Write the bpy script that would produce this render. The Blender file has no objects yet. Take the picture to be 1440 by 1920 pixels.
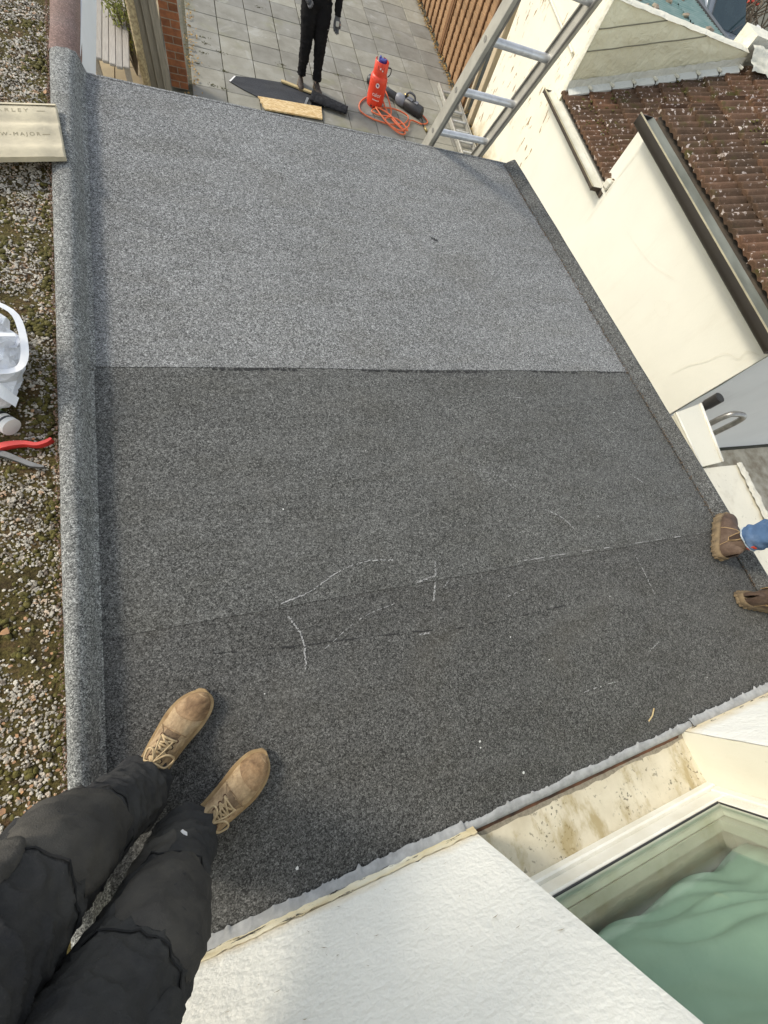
import bpy, math, random
from mathutils import Vector, Matrix, noise, Quaternion

random.seed(7)
scene = bpy.context.scene
COL = scene.collection
rad = math.radians

# ------------------------------------------------------------------ camera
cam_d = bpy.data.cameras.new('camera')
cam = bpy.data.objects.new('camera', cam_d)
COL.objects.link(cam)
scene.camera = cam
cam_d.sensor_fit = 'VERTICAL'
cam_d.sensor_height = 24.0
cam_d.sensor_width = 18.0
cam_d.lens = 24.0 * 741.0 / 1920.0
cam_d.clip_start = 0.02
cam_d.clip_end = 2000
cr = Vector((0.94248635, -0.19850859, 0.26891229))
cu = Vector((0.10431689, 0.93904562, 0.32758406))
cb = Vector((-0.31754915, -0.28069141, 0.90574548))
M3 = Matrix((cr, cu, cb)).transposed()
cam.matrix_world = Matrix.Translation((0, 0, 1.5)) @ M3.to_4x4()

# ------------------------------------------------------------------ light
SUN_DIR = Vector((-0.72, 0.42, 0.62)).normalized()
wd = bpy.data.worlds.new('World')
scene.world = wd
wd.use_nodes = True
wn = wd.node_tree.nodes
bgn = wn['Background']
sky = wn.new('ShaderNodeTexSky')
sky.sky_type = 'NISHITA'
sky.sun_disc = False
sky.sun_elevation = math.asin(SUN_DIR.z)
sky.sun_rotation = math.atan2(SUN_DIR.x, SUN_DIR.y)
sky.air_density = 1.2
sky.dust_density = 1.0
sky.ozone_density = 0.3
hs = wn.new('ShaderNodeHueSaturation')
hs.inputs['Saturation'].default_value = 0.42
wd.node_tree.links.new(sky.outputs[0], hs.inputs['Color'])
wd.node_tree.links.new(hs.outputs[0], bgn.inputs[0])
bgn.inputs[1].default_value = 0.15
sl = bpy.data.lights.new('sun', 'SUN')
sun = bpy.data.objects.new('sun', sl)
COL.objects.link(sun)
sl.energy = 1.25
sl.angle = rad(12)
sl.color = (1.0, 0.90, 0.74)
sun.rotation_euler = SUN_DIR.to_track_quat('Z', 'Y').to_euler()
sun.location = (0, 0, 8)
scene.view_settings.view_transform = 'Standard'
scene.view_settings.look = 'None'
scene.view_settings.exposure = 0.92
scene.view_settings.gamma = 1.0
scene.view_settings.use_curve_mapping = False
scene.render.engine = 'CYCLES'

# ------------------------------------------------------------------ materials
class NT:
    def __init__(self, name):
        self.m = bpy.data.materials.new(name)
        self.m.use_nodes = True
        self.t = self.m.node_tree
        self.b = self.t.nodes['Principled BSDF']
        self.pos = self.t.nodes.new('ShaderNodeNewGeometry').outputs['Position']

    def n(self, typ, ins=None, **kw):
        nd = self.t.nodes.new(typ)
        for k, v in kw.items():
            setattr(nd, k, v)
        for k, v in (ins or {}).items():
            if hasattr(v, 'is_output') or isinstance(v, bpy.types.NodeSocket):
                self.t.links.new(v, nd.inputs[k])
            else:
                nd.inputs[k].default_value = v
        return nd

    def mapped(self, scale=(1, 1, 1), rot=(0, 0, 0), src=None):
        return self.n('ShaderNodeMapping', {'Vector': src or self.pos, 'Scale': scale, 'Rotation': rot}).outputs[0]

    def noise(self, scale, detail=4, rough=0.55, vec=None, dist=0.0):
        return self.n('ShaderNodeTexNoise', {'Vector': vec or self.pos, 'Scale': scale, 'Detail': detail,
                                            'Roughness': rough, 'Distortion': dist}).outputs['Fac']

    def vor(self, scale, vec=None, feature='F1', out='Distance', rnd=1.0):
        return self.n('ShaderNodeTexVoronoi', {'Vector': vec or self.pos, 'Scale': scale, 'Randomness': rnd},
                      feature=feature).outputs[out]

    def ramp(self, fac, stops, interp='LINEAR'):
        nd = self.n('ShaderNodeValToRGB', {'Fac': fac})
        cr_ = nd.color_ramp
        cr_.interpolation = interp
        while len(cr_.elements) < len(stops):
            cr_.elements.new(0.5)
        for e, (p, c) in zip(cr_.elements, stops):
            e.position = p
            if not isinstance(c, (tuple, list)):
                c = (c, c, c)
            e.color = (c[0], c[1], c[2], 1)
        return nd.outputs['Color']

    def mix(self, fac, a, b, mode='MIX'):
        nd = self.t.nodes.new('ShaderNodeMix')
        nd.data_type = 'RGBA'
        nd.blend_type = mode
        for i, v in ((0, fac), (6, a), (7, b)):
            if isinstance(v, bpy.types.NodeSocket):
                self.t.links.new(v, nd.inputs[i])
            else:
                if i and not isinstance(v, (tuple, list)):
                    v = (v, v, v)
                nd.inputs[i].default_value = v if i == 0 else (v[0], v[1], v[2], 1)
        return nd.outputs[2]

    def math(self, op, a, b=0.0, clamp=False):
        nd = self.n('ShaderNodeMath', operation=op, use_clamp=clamp)
        for i, v in ((0, a), (1, b)):
            if isinstance(v, bpy.types.NodeSocket):
                self.t.links.new(v, nd.inputs[i])
            else:
                nd.inputs[i].default_value = v
        return nd.outputs[0]

    def xyz(self, i):
        return self.n('ShaderNodeSeparateXYZ', {0: self.pos}).outputs[i]

    def objrand(self):
        return self.n('ShaderNodeObjectInfo').outputs['Random']

    def bump(self, h, strength=0.3, dist=0.01):
        nd = self.n('ShaderNodeBump', {'Height': h, 'Strength': strength, 'Distance': dist})
        self.t.links.new(nd.outputs[0], self.b.inputs['Normal'])

    def out(self, col, rough=0.8, metal=0.0, spec=None):
        for k, v in (('Base Color', col), ('Roughness', rough), ('Metallic', metal)):
            if isinstance(v, bpy.types.NodeSocket):
                self.t.links.new(v, self.b.inputs[k])
            else:
                if k == 'Base Color':
                    v = (v[0], v[1], v[2], 1)
                self.b.inputs[k].default_value = v
        if spec is not None:
            self.b.inputs['Specular IOR Level'].default_value = spec
        return self.m


def simple(name, c1, c2=None, scale=8, rough=0.7, metal=0.0, bump=0.0, bscale=40, bdist=0.004, rnd=0.0, spec=None,
           stretch=(1, 1, 1), detail=5, lo=0.35, hi=0.65):
    t = NT(name)
    c2 = c2 or tuple(x * 0.7 for x in c1)
    v = t.mapped(stretch) if stretch != (1, 1, 1) else None
    c = t.ramp(t.noise(scale, detail, vec=v), [(lo, c1), (hi, c2)])
    if rnd:
        c = t.mix(1.0, c, t.ramp(t.objrand(), [(0, 1 - rnd), (1, 1 + rnd)]), 'MULTIPLY')
    if bump:
        t.bump(t.noise(bscale, 5, vec=v), bump, bdist)
    return t.out(c, rough, metal, spec)


def felt_mat(name, tone, warm=1.0, contrast=1.25):
    t = NT(name)
    cell = t.n('ShaderNodeSeparateColor', {0: t.vor(330, out='Color')}).outputs[0]
    cell2 = t.n('ShaderNodeSeparateColor', {0: t.vor(150, out='Color')}).outputs[0]
    g = t.math('ADD', t.math('MULTIPLY', cell, 0.70), t.math('MULTIPLY', cell2, 0.30))
    a = tone
    k = contrast
    c = t.ramp(g, [(0.18, tuple(x * max(.1, 1 - .55 * k) for x in a)), (0.5, a),
                   (0.75, tuple(x * (1 + .45 * k) for x in a)), (0.93, tuple(x * (1 + 1.3 * k) for x in a))])
    big = t.ramp(t.noise(1.1, 5, 0.6), [(0.3, 0.90), (0.7, 1.09)])
    c = t.mix(1.0, c, big, 'MULTIPLY')
    scuff = t.ramp(t.noise(6.0, 6, 0.65, vec=t.mapped((0.45, 1.3, 1))), [(0.34, (0.86, 0.85, 0.82)), (0.52, 1.0), (0.72, 1.10)])
    c = t.mix(0.8, c, scuff, 'MULTIPLY')
    wipe = t.ramp(t.noise(3.2, 5, 0.7, vec=t.mapped((0.35, 1.6, 1), (0, 0, 0.25)), dist=0.8), [(0.50, 0.0), (0.70, 0.14)])
    c = t.mix(wipe, c, (0.19, 0.19, 0.18))
    brown = t.ramp(t.noise(2.4, 4), [(0.55, 0.0), (0.75, 0.22)])
    c = t.mix(brown, c, (0.095 * warm, 0.085 * warm, 0.065 * warm))
    t.bump(t.math('ADD', t.vor(330), t.math('MULTIPLY', t.noise(4, 3), 1.5)), 0.35, 0.003)
    return t.out(c, 0.9, 0.0, 0.25)


M = {}
M['felt_far'] = felt_mat('felt_far', (0.168, 0.171, 0.168))
M['felt_mid'] = felt_mat('felt_mid', (0.092, 0.093, 0.088))
M['felt_near'] = felt_mat('felt_near', (0.077, 0.077, 0.073))  # darker than the mid sheet: shade near the house put into its tone
M['felt_kerb'] = felt_mat('felt_kerb', (0.185, 0.188, 0.178))
M['felt_brown'] = felt_mat('felt_brown', (0.20, 0.135, 0.115), 2.0, 0.7)
M['felt_new'] = felt_mat('felt_new', (0.040, 0.042, 0.047), 0.5, 0.5)


def wall_mat(name, base, dirt, fleck=0.0, bumpscale=60, bump=0.35, stain=0.0):
    t = NT(name)
    c = t.ramp(t.noise(1.7, 6, 0.6), [(0.35, base), (0.75, tuple(b * 0.93 for b in base))])
    streak = t.ramp(t.noise(5, 5, 0.65, vec=t.mapped((1, 1, 0.25))), [(0.55, 0.0), (0.8, 0.5 * stain)])
    c = t.mix(streak, c, dirt)
    if fleck:
        f = t.ramp(t.noise(26, 5, 0.7, vec=t.mapped((1, 1, 0.5))), [(0.64, 0.0), (0.70, fleck)])
        c = t.mix(f, c, tuple(d * 0.35 for d in dirt))
    t.bump(t.math('ADD', t.noise(bumpscale, 5, 0.6), t.math('MULTIPLY', t.noise(7, 3), 0.8)), bump, 0.006)
    return t.out(c, 0.85, 0, 0.3)


M['cream_wall'] = wall_mat('cream_wall', (0.71, 0.69, 0.59), (0.45, 0.40, 0.28), 0.0, 40, 0.18, 0.35)
M['cream_dirty'] = wall_mat('cream_dirty', (0.66, 0.63, 0.52), (0.34, 0.29, 0.20), 0.5, 30, 0.4, 1.0)
M['grey_wall'] = wall_mat('grey_wall', (0.74, 0.73, 0.69), (0.52, 0.50, 0.46), 0.0, 25, 0.2, 0.6)
M['cream_smooth'] = wall_mat('cream_smooth', (0.70, 0.67, 0.55), (0.5, 0.42, 0.27), 0.25, 80, 0.1, 0.3)


def house_render():
    t = NT('white_render')
    c = t.ramp(t.noise(2.2, 6, 0.6), [(0.3, (0.89, 0.88, 0.80)), (0.7, (0.83, 0.82, 0.75))])
    spot = t.ramp(t.vor(30), [(0.0, 0.7), (0.07, 0.0)])
    c = t.mix(t.math('MULTIPLY', spot, t.ramp(t.noise(6), [(0.5, 0), (0.62, 1)])), c, (0.50, 0.48, 0.40))
    z = t.xyz(2)
    zn = t.math('ADD', z, t.math('MULTIPLY', t.math('SUBTRACT', t.noise(9, 5), 0.5), 0.10))
    low = t.ramp(zn, [(0.0, 1.0), (0.03, 0.75), (0.085, 0.0)])
    c = t.mix(t.math('MULTIPLY', low, 0.75), c, (0.62, 0.46, 0.20))
    blk = t.math('MULTIPLY', t.ramp(t.noise(30, 6, 0.75, vec=t.mapped((0.5, 0.5, 1.6))), [(0.56, 0), (0.60, 1)]),
                 t.ramp(zn, [(0.0, 1.0), (0.035, 1.0), (0.05, 0.0)]))
    c = t.mix(blk, c, (0.03, 0.028, 0.022))
    t.bump(t.math('ADD', t.noise(70, 4, 0.5), t.math('MULTIPLY', t.noise(18, 3), 1.2)), 0.5, 0.007)
    return t.out(c, 0.9, 0, 0.2)


M['white_render'] = house_render()


def mould_mat():
    t = NT('mouldy_sill')
    c = t.ramp(t.noise(7, 6, 0.65), [(0.35, (0.66, 0.60, 0.46)), (0.7, (0.52, 0.46, 0.33))])
    f = t.ramp(t.noise(70, 4, 0.6), [(0.585, 0.0), (0.64, 0.85)])
    f = t.math('MULTIPLY', f, t.ramp(t.noise(6, 3), [(0.42, 0.0), (0.58, 1.0)]))
    c = t.mix(f, c, (0.10, 0.09, 0.06))
    y = t.ramp(t.noise(4.5, 6, 0.65, vec=t.mapped((2.0, 1, 1))), [(0.52, 0), (0.64, 0.75)])
    c = t.mix(y, c, (0.33, 0.25, 0.10))
    t.bump(t.noise(60), 0.25, 0.003)
    return t.out(c, 0.7)


M['mould'] = mould_mat()


def peel_mat():
    t = NT('peeling_paint')
    c = t.ramp(t.noise(2.0, 6, 0.6), [(0.35, (0.80, 0.75, 0.58)), (0.7, (0.66, 0.63, 0.52))])
    v = t.mapped((1, 1.6, 0.55))
    f = t.ramp(t.noise(8, 6, 0.62, vec=v), [(0.60, 0), (0.615, 1)])
    f = t.math('MULTIPLY', f, t.ramp(t.noise(0.9, 3), [(0.40, 0.0), (0.55, 1.0)]))
    c = t.mix(f, c, (0.30, 0.20, 0.10))
    z = t.xyz(2)
    zn = t.math('ADD', z, t.math('MULTIPLY', t.noise(5, 4), 0.9))
    low = t.ramp(t.math('ADD', zn, 2.4), [(0.35, 0.85), (0.75, 0.0)])
    c = t.mix(low, c, (0.42, 0.31, 0.13))
    t.bump(t.math('ADD', f, t.noise(25)), 0.4, 0.01)
    return t.out(c, 0.85)


M['peel'] = peel_mat()


def tile_mat():
    t = NT('concrete_roof_tile')
    r = t.objrand()
    c = t.ramp(t.noise(6, 6, 0.7), [(0.3, (0.066, 0.043, 0.026)), (0.55, (0.108, 0.066, 0.040)), (0.8, (0.165, 0.108, 0.070))])
    c = t.mix(1.0, c, t.ramp(r, [(0, (0.75, 0.78, 0.8)), (0.6, (1.05, 1.0, 1.0)), (1, (1.30, 1.12, 1.05))]), 'MULTIPLY')
    gr = t.ramp(t.noise(160, 3), [(0.3, 0.75), (0.7, 1.3)])
    c = t.mix(1.0, c, gr, 'MULTIPLY')
    moss = t.math('MULTIPLY', t.ramp(t.noise(7, 5, 0.6), [(0.56, 0), (0.66, 0.85)]), t.ramp(t.noise(1.1, 3), [(0.38, 0), (0.6, 1)]))
    c = t.mix(moss, c, (0.07, 0.065, 0.018))
    lich = t.ramp(t.noise(24, 3, 0.5), [(0.60, 0), (0.64, 1)])
    lich = t.math('MULTIPLY', lich, t.ramp(t.noise(2.6, 4, 0.7), [(0.42, 0), (0.56, 1)]))
    lich = t.math('MULTIPLY', lich, t.ramp(t.noise(90, 3), [(0.36, 0.2), (0.5, 1)]))
    c = t.mix(lich, c, (0.58, 0.50, 0.44))
    t.bump(t.noise(120, 4), 0.5, 0.006)
    return t.out(c, 0.92, 0, 0.2)


M['roof_tile'] = tile_mat()
M['spare_tile'] = simple('spare_tile', (0.60, 0.53, 0.37), (0.44, 0.39, 0.28), 9, 0.85, bump=0.5, bscale=70)
M['spare_text'] = simple('spare_text', (0.30, 0.26, 0.17), (0.26, 0.23, 0.15), 30, 0.9)
M['moss'] = simple('moss', (0.125, 0.110, 0.022), (0.070, 0.058, 0.014), 60, 0.95, bump=0.8, bscale=200, bdist=0.006)


def gravel_base():
    t = NT('moss_and_grit')
    c = t.ramp(t.noise(9, 6, 0.7), [(0.35, (0.060, 0.042, 0.020)), (0.5, (0.095, 0.078, 0.024)), (0.65, (0.115, 0.070, 0.036))])
    c = t.mix(1.0, c, t.ramp(t.noise(140, 3), [(0.3, 0.5), (0.7, 1.5)]), 'MULTIPLY')
    t.bump(t.noise(110, 5, 0.7), 1.0, 0.012)
    return t.out(c, 0.95, 0, 0.2)


def stone_mat():
    t = NT('gravel_stone')
    cell = t.n('ShaderNodeSeparateColor', {0: t.vor(70, out='Color')}).outputs
    c = t.ramp(cell[0], [(0.0, (0.13, 0.105, 0.08)), (0.3, (0.27, 0.245, 0.20)), (0.6, (0.40, 0.37, 0.31)), (0.85, (0.56, 0.52, 0.44)), (1, (0.40, 0.25, 0.14))])
    return t.out(c, 0.8, 0, 0.3)


M['gravel_base'] = gravel_base()
M['stone'] = stone_mat()
M['chip'] = simple('wood_chip', (0.40, 0.22, 0.10), (0.28, 0.16, 0.09), 60, 0.8)


def slab_mat():
    t = NT('paving_slab')
    c = t.ramp(t.noise(3.5, 6, 0.65), [(0.3, (0.20, 0.19, 0.155)), (0.55, (0.26, 0.25, 0.21)), (0.75, (0.30, 0.295, 0.26))])
    c = t.mix(1.0, c, t.ramp(t.objrand(), [(0, (0.80, 0.80, 0.82)), (0.5, (1, 1, 1)), (1, (1.16, 1.15, 1.10))]), 'MULTIPLY')
    pale = t.ramp(t.noise(2.6, 5, 0.6, dist=1.0), [(0.58, 0), (0.70, 0.5)])
    c = t.mix(pale, c, (0.40, 0.395, 0.36))
    gn = t.ramp(t.noise(2.0, 5), [(0.58, 0), (0.72, 0.45)])
    c = t.mix(gn, c, (0.20, 0.20, 0.10))
    dk = t.ramp(t.noise(14, 5), [(0.66, 0), (0.74, 0.45)])
    c = t.mix(dk, c, (0.12, 0.11, 0.08))
    t.bump(t.noise(30, 5), 0.25, 0.006)
    return t.out(c, 0.85, 0, 0.3)


M['slab'] = slab_mat()
M['joint'] = simple('sand_joint', (0.10, 0.085, 0.05), (0.05, 0.05, 0.025), 20, 0.95)
M['soil'] = simple('soil', (0.13, 0.12, 0.09), (0.09, 0.09, 0.06), 3, 0.95, bump=0.6, bscale=20, bdist=0.02)
M['concrete'] = simple('old_concrete', (0.56, 0.50, 0.38), (0.30, 0.24, 0.16), 5, 0.9, bump=0.4, bscale=25)


def wood(name, c1, c2, stretch, rough=0.75, rnd=0.15, scale=7):
    t = NT(name)
    v = t.mapped(stretch)
    c = t.ramp(t.noise(scale, 6, 0.65, vec=v, dist=0.4), [(0.3, c1), (0.7, c2)])
    c = t.mix(1.0, c, t.ramp(t.objrand(), [(0, 1 - rnd), (1, 1 + rnd)]), 'MULTIPLY')
    t.bump(t.noise(scale * 2.5, 5, vec=v), 0.35, 0.004)
    return t.out(c, rough, 0, 0.3)


M['fence'] = wood('fence_stain', (0.36, 0.22, 0.115), (0.25, 0.15, 0.075), (2, 0.8, 9))
M['fence_dark'] = wood('fence_batten', (0.20, 0.10, 0.04), (0.11, 0.055, 0.025), (3, 3, 1))
M['post_pale'] = wood('pale_post', (0.48, 0.40, 0.27), (0.36, 0.28, 0.18), (9, 9, 1))
M['grey_wood'] = wood('weathered_wood', (0.36, 0.32, 0.25), (0.20, 0.175, 0.13), (12, 12, 0.8))
M['bench_wood'] = wood('bench_wood', (0.44, 0.40, 0.34), (0.30, 0.27, 0.23), (12, 0.9, 12))
M['plank'] = wood('plank_wood', (0.58, 0.46, 0.24), (0.42, 0.32, 0.16), (1, 9, 9))


def osb_mat():
    t = NT('strand_board')
    v = t.mapped((1.0, 2.4, 1), (0, 0, 0.5))
    cell = t.n('ShaderNodeSeparateColor', {0: t.vor(28, vec=v, out='Color')}).outputs[0]
    c = t.ramp(cell, [(0, (0.50, 0.32, 0.13)), (0.5, (0.64, 0.46, 0.22)), (1, (0.72, 0.56, 0.32))])
    return t.out(c, 0.7)


M['osb'] = osb_mat()
M['brick'] = simple('brick', (0.30, 0.115, 0.045), (0.20, 0.075, 0.035), 20, 0.9, bump=0.4, bscale=70, rnd=0.25)
M['mortar'] = simple('mortar', (0.36, 0.30, 0.22), (0.28, 0.23, 0.17), 20, 0.95)
M['pebbledash'] = simple('pebbledash', (0.52, 0.42, 0.24), (0.26, 0.20, 0.11), 45, 0.95, bump=1.0, bscale=60, bdist=0.012)
M['alu'] = simple('aluminium', (0.56, 0.54, 0.47), (0.46, 0.44, 0.38), 14, 0.45, metal=0.55, bump=0.08, bscale=60)
M['alu_rung'] = simple('rung_metal', (0.66, 0.67, 0.68), (0.50, 0.51, 0.52), 22, 0.42, metal=0.55)
M['alu_dark'] = simple('stile_lip', (0.30, 0.29, 0.26), (0.22, 0.21, 0.19), 14, 0.5, metal=0.5)
M['steel'] = simple('galvanised', (0.40, 0.39, 0.36), (0.28, 0.27, 0.25), 18, 0.4, metal=0.8)
M['black_pipe'] = simple('black_pipe', (0.02, 0.019, 0.018), (0.035, 0.032, 0.03), 10, 0.45)
M['gutter_brown'] = simple('gutter_brown', (0.024, 0.019, 0.013), (0.018, 0.014, 0.010), 5, 0.5)
M['gutter_in'] = simple('gutter_algae', (0.20, 0.215, 0.19), (0.11, 0.12, 0.10), 6, 0.7, stretch=(1, 0.3, 1))
M['gutter_lip'] = simple('gutter_lip', (0.42, 0.38, 0.25), (0.30, 0.27, 0.18), 6, 0.6)
M['white_gutter'] = simple('white_gutter', (0.70, 0.68, 0.56), (0.58, 0.56, 0.44), 5, 0.5)
M['gutter_dirt'] = simple('gutter_dirt', (0.045, 0.037, 0.028), (0.08, 0.06, 0.04), 9, 0.9)


def membrane_mat(name, c1, c2):
    t = NT(name)
    c = t.ramp(t.noise(2.2, 5, 0.6, dist=0.6), [(0.3, c1), (0.7, c2)])
    t.bump(t.math('ADD', t.noise(3.5, 4, 0.6, dist=1.2), t.math('MULTIPLY', t.noise(22, 3), 0.25)), 0.7, 0.05)
    return t.out(c, 0.6, 0, 0.4)


M['membrane'] = membrane_mat('membrane', (0.84, 0.79, 0.55), (0.76, 0.70, 0.47))
M['membrane_pale'] = membrane_mat('membrane_pale', (0.68, 0.65, 0.53), (0.58, 0.56, 0.45))
M['flash_pale'] = membrane_mat('pale_flashing', (0.66, 0.66, 0.58), (0.56, 0.56, 0.50))
M['lap'] = simple('lap_seam', (0.24, 0.22, 0.14), (0.2, 0.18, 0.12), 9, 0.7)
M['fascia'] = simple('white_fascia', (0.72, 0.75, 0.78), (0.66, 0.69, 0.71), 4, 0.4)
M['upvc'] = simple('upvc', (0.78, 0.76, 0.68), (0.68, 0.65, 0.55), 9, 0.35, bump=0.03)
M['sealant'] = simple('grey_sealant', (0.36, 0.365, 0.36), (0.25, 0.255, 0.25), 30, 0.8, bump=0.5, bscale=70)
M['rust'] = simple('bare_batten', (0.20, 0.085, 0.045), (0.03, 0.022, 0.018), 16, 0.9, stretch=(0.5, 1, 1), bump=0.4)
def flake_mat():
    t = NT('flaking_strip')
    c = t.ramp(t.noise(9, 5, vec=t.mapped((0.5, 1, 2))), [(0.35, (0.74, 0.71, 0.58)), (0.55, (0.66, 0.58, 0.38)), (0.72, (0.54, 0.41, 0.20))])
    b = t.ramp(t.noise(26, 6, 0.7, vec=t.mapped((0.35, 1, 2.4))), [(0.56, 0), (0.60, 1)])
    c = t.mix(b, c, (0.03, 0.028, 0.024))
    t.bump(t.noise(60), 0.5, 0.006)
    return t.out(c, 0.85)


M['flake'] = flake_mat()
M['chalk'] = simple('chalk', (0.40, 0.40, 0.39), (0.20, 0.20, 0.20), 120, 0.95)
M['scratch'] = simple('dark_scratch', (0.028, 0.028, 0.028), (0.018, 0.018, 0.018), 90, 0.95)
M['paint_spot'] = simple('paint_spot', (0.7, 0.7, 0.68), (0.6, 0.6, 0.58), 90, 0.6)
M['straw'] = simple('straw', (0.50, 0.40, 0.22), (0.4, 0.3, 0.15), 40, 0.8)
M['grit'] = simple('brown_grit', (0.16, 0.11, 0.065), (0.07, 0.055, 0.04), 120, 0.95)
M['curtain'] = simple('green_curtain', (0.48, 0.60, 0.49), (0.42, 0.54, 0.44), 8, 0.9, bump=0.15, bscale=300, bdist=0.002)
M['inner_frame'] = simple('inner_frame', (0.52, 0.51, 0.44), (0.44, 0.43, 0.36), 7, 0.5)
M['room'] = simple('room_wall', (0.42, 0.40, 0.33), (0.36, 0.34, 0.28), 2, 0.9)
M['gasket'] = simple('gasket', (0.025, 0.025, 0.023), (0.03, 0.03, 0.03), 8, 0.6)

g = NT('window_glass')
g.t.nodes.remove(g.b)
lw_ = g.n('ShaderNodeLayerWeight', {'Blend': 0.5})
fr = g.n('ShaderNodeMath', {0: g.math('MULTIPLY', g.math('POWER', lw_.outputs['Facing'], 4.0), 0.9), 1: 0.06}, operation='ADD')
tr = g.n('ShaderNodeBsdfTransparent', {'Color': (0.88, 0.92, 0.89, 1)})
gl = g.n('ShaderNodeBsdfGlossy', {'Roughness': 0.02, 'Color': (1, 1, 1, 1)})
mx = g.n('ShaderNodeMixShader', {0: fr.outputs[0], 1: tr.outputs[0], 2: gl.outputs[0]})
g.t.links.new(mx.outputs[0], g.t.nodes['Material Output'].inputs[0])
M['glass'] = g.m

M['red'] = simple('bottle_red', (0.72, 0.055, 0.020), (0.60, 0.045, 0.018), 9, 0.38)
M['blue'] = simple('regulator_blue', (0.05, 0.06, 0.30), (0.035, 0.04, 0.2), 20, 0.4)
M['white'] = simple('white_print', (0.8, 0.78, 0.74), (0.75, 0.73, 0.7), 20, 0.5)
M['black'] = simple('black_plastic', (0.016, 0.016, 0.017), (0.026, 0.026, 0.027), 20, 0.45)
M['tool_grey'] = simple('tool_grey', (0.075, 0.078, 0.085), (0.05, 0.052, 0.055), 20, 0.45)
M['tool_pale'] = simple('tool_pale_grey', (0.22, 0.23, 0.26), (0.17, 0.18, 0.2), 20, 0.45)
M['brass'] = simple('brass', (0.45, 0.36, 0.16), (0.35, 0.27, 0.11), 30, 0.4, metal=0.7)
M['hose'] = simple('orange_hose', (0.72, 0.17, 0.06), (0.62, 0.13, 0.05), 20, 0.45)


def cloth(name, c1, c2, dust=None, amt=0.3, weave=420):
    t = NT(name)
    c = t.ramp(t.noise(6, 5, 0.6), [(0.35, c1), (0.7, c2)])
    if dust:
        d = t.ramp(t.noise(4.5, 6, 0.7), [(0.48, 0), (0.72, amt)])
        c = t.mix(d, c, dust)
        sp = t.ramp(t.vor(75), [(0.02, 0.6), (0.06, 0)])
        sp = t.math('MULTIPLY', sp, t.ramp(t.noise(20), [(0.58, 0), (0.62, 1)]))
        c = t.mix(sp, c, (0.25, 0.24, 0.22))
    t.bump(t.math('ADD', t.noise(weave, 2), t.math('MULTIPLY', t.noise(16, 4), 2.2)), 0.35, 0.004)
    return t.out(c, 0.92, 0, 0.15)


M['trouser'] = cloth('black_work_trousers', (0.032, 0.032, 0.033), (0.046, 0.046, 0.044), (0.09, 0.085, 0.075), 0.45)
M['trouser_pad'] = cloth('worn_knee_fabric', (0.046, 0.044, 0.041), (0.066, 0.062, 0.056), (0.13, 0.12, 0.10), 0.5)
M['seam'] = simple('seam_thread', (0.010, 0.010, 0.010), (0.014, 0.014, 0.014), 30, 0.9)
M['black_cloth'] = cloth('black_clothing', (0.008, 0.008, 0.009), (0.013, 0.012, 0.012))
M['jeans'] = cloth('blue_jeans', (0.10, 0.17, 0.29), (0.045, 0.085, 0.17), (0.30, 0.38, 0.48), 0.5)
M['hem'] = simple('frayed_hem', (0.50, 0.52, 0.50), (0.22, 0.30, 0.38), 60, 0.9)
M['sock'] = simple('grey_sock', (0.40, 0.43, 0.46), (0.13, 0.16, 0.20), 120, 0.95)
M['skin'] = simple('skin', (0.50, 0.32, 0.23), (0.44, 0.27, 0.19), 8, 0.55)
M['hair'] = simple('dark_hair', (0.035, 0.022, 0.014), (0.02, 0.013, 0.009), 60, 0.7, bump=0.5, bscale=120)
M['glove'] = simple('glove_grey', (0.10, 0.10, 0.105), (0.07, 0.07, 0.072), 20, 0.8)
M['hivis'] = simple('pale_badge', (0.55, 0.53, 0.48), (0.4, 0.4, 0.36), 40, 0.7)


def leather(name, base, worn, dark, sc=9):
    t = NT(name)
    c = t.ramp(t.noise(sc, 7, 0.68, dist=0.5), [(0.30, dark), (0.48, base), (0.70, worn)])
    c = t.mix(1.0, c, t.ramp(t.noise(90, 4, 0.7), [(0.3, 0.78), (0.7, 1.18)]), 'MULTIPLY')
    sc2 = t.ramp(t.noise(30, 6, 0.7, vec=t.mapped((1, 2, 1), (0, 0, 0.6))), [(0.58, 0), (0.68, 0.55)])
    c = t.mix(sc2, c, dark)
    t.bump(t.math('ADD', t.noise(38, 5, 0.6), t.math('MULTIPLY', t.noise(160, 3), 0.4)), 0.35, 0.004)
    return t.out(c, 0.68, 0, 0.3)


M['tan'] = leather('tan_leather', (0.40, 0.285, 0.160), (0.55, 0.425, 0.27), (0.16, 0.095, 0.050))
M['tan_toe'] = leather('scuffed_toe', (0.27, 0.170, 0.088), (0.43, 0.305, 0.175), (0.11, 0.062, 0.032), 16)
M['tongue'] = leather('tongue_leather', (0.16, 0.105, 0.058), (0.30, 0.21, 0.12), (0.06, 0.036, 0.02), 14)
M['lace'] = simple('lace', (0.50, 0.38, 0.22), (0.38, 0.28, 0.15), 60, 0.85)
M['welt'] = simple('tan_sole', (0.42, 0.30, 0.15), (0.26, 0.17, 0.08), 25, 0.75)
M['brown_leather'] = leather('brown_leather', (0.090, 0.058, 0.040), (0.140, 0.098, 0.070), (0.042, 0.027, 0.020))
M['brown_sole'] = simple('muddy_sole', (0.20, 0.145, 0.080), (0.10, 0.072, 0.042), 30, 0.9, bump=0.6, bscale=70)
M['elastic'] = simple('elastic_panel', (0.05, 0.028, 0.018), (0.035, 0.02, 0.013), 90, 0.9)
M['red_tab'] = simple('red_tab', (0.50, 0.05, 0.02), (0.4, 0.04, 0.02), 60, 0.7)
M['snip_red'] = simple('red_grip', (0.62, 0.035, 0.030), (0.50, 0.03, 0.025), 20, 0.5)
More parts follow.
